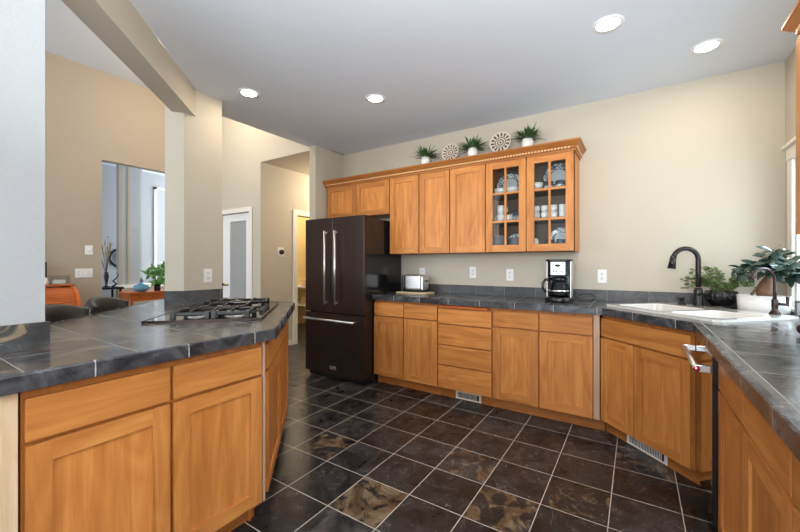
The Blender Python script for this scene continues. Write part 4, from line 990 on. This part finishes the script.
mi = thing('mirror', 'round dark-rimmed sunburst mirror on the grey entry wall', 'mirror', (-9.098, 3.21, 1.40))
MB().ring([(.20, 0), (.24, .0), (.25, .02), (.21, .03), (.20, .02)], n=40).build('rim', 'black', mi, rot=(0, PI/2, 0))
MB().ring([(0, .012), (.20, .012)], n=40).build('mirror_glass', 'chrome', mi, rot=(0, PI/2, 0)); mi.scale = (.8, .8, .8)
oo = thing('ornament', 'dark scrolled ornament right of the blossom vase on the console', 'ornament', (-8.35, 2.86, .8405))
MB().tube([(0, -.04, .0), (0, .03, .05), (0, -.03, .11), (0, .03, .16), (0, .06, .22), (0, .03, .27)], [.022, .016, .014, .012, .010, .006], 8).build('body', 'black', oo)
tt = thing('side_table', 'orange wood table with a small drawer in the entry', 'table', (-7.55, 3.13, 0), 0)
boxes((-.25, .25, -.42, .55, .74, .775, 'y')).build('top', 'orange_wood', tt, bevel=.004); boxes((-.22, .22, -.39, .52, .62, .74, 'y')).build('apron', 'orange_wood', tt)
for sx in (-.22, .18):
    for sy in (-.39, .48): boxes((sx, sx+.04, sy, sy+.04, .002, .62)).build('leg', 'orange_wood', tt)
for y in (-.25, -.05, .2): MB().ring([(0, .012), (.01, .012), (.006, 0)], n=10).build('knob', 'black', tt, loc=(.221, y, .68), rot=(0, PI/2, 0))
bv = thing('vase', 'squat blue glass vase with a stopper on the orange table', 'vase', (-7.45, 2.95, .7755)); bv.scale = (.85, .85, .95)
MB().ring([(0, 0), (.06, 0), (.13, .03), (.15, .07), (.12, .12), (.05, .145), (.03, .16), (.03, .175), (0, .175)], n=32).build('body', 'bluevase', bv)
MB().ring([(0, .175), (.02, .176), (.04, .20), (.02, .23), (0, .28)], n=16).build('stopper', 'darkglass', bv)
pl = thing('potted_plant', 'green leafy plant in a glass beside the blue vase', 'plant', (-7.36, 3.17, .7755))
MB().ring([(0, 0), (.05, 0), (.055, .12), (.05, .12), (.046, .01), (0, .01)], n=24).build('pot', 'darkglass', pl)
ms, ml = MB(), MB(); random.seed(3)
for k in range(15):
    a = random.random()*2*PI; r = random.uniform(.05, .28); h = random.uniform(-.02, .42); pts = [Vector((0, 0, .08)), Vector((r*.5*math.cos(a), r*.5*math.sin(a), .16+max(h, 0)*.5)), Vector((r*math.cos(a), r*math.sin(a), .1+h))]
    ms.tube(pts, [.005, .004, .003], 5)
    for q in range(7):
        p = pts[1].lerp(pts[2], random.random()*1.1); ml.leaf(p, (random.uniform(-1, 1), random.uniform(-1, 1), random.uniform(-.3, .8)), random.uniform(.09, .15), .055, up=(1, 0, .6), seg=4, droop=.3)
ms.build('stems', 'leaf', pl); ml.build('foliage', 'leaf', pl)
# closet shelves seen through the hall doorway
for z, lb in ((.80, 'upper'), (.45, 'lower')):
    o = MB().box(-5.999, -4.95, 4.9, 5.5, z, z+.03).build('closet_shelf', 'white'); tag(o, '%s white shelf in the yellow closet off the hall' % lb, 'shelf')
    o2 = MB().box(-5.6, -5.1, 5.0, 5.35, z+.031, z+.16).build('storage_box', 'birch', bevel=.01); tag(o2, 'tan box on the %s closet shelf' % lb, 'box')
hv = MB().tube([(-3.115, 1.885, 1.085), (-3.115, 1.925, 1.085)], .008, 12).build('brass_valve', flat('brass', (.60, .42, .14), .2, 1)); hv.name = 'gas_key'; tag(hv, 'small brass gas key knob at the right of the pillar tiles', 'knob')
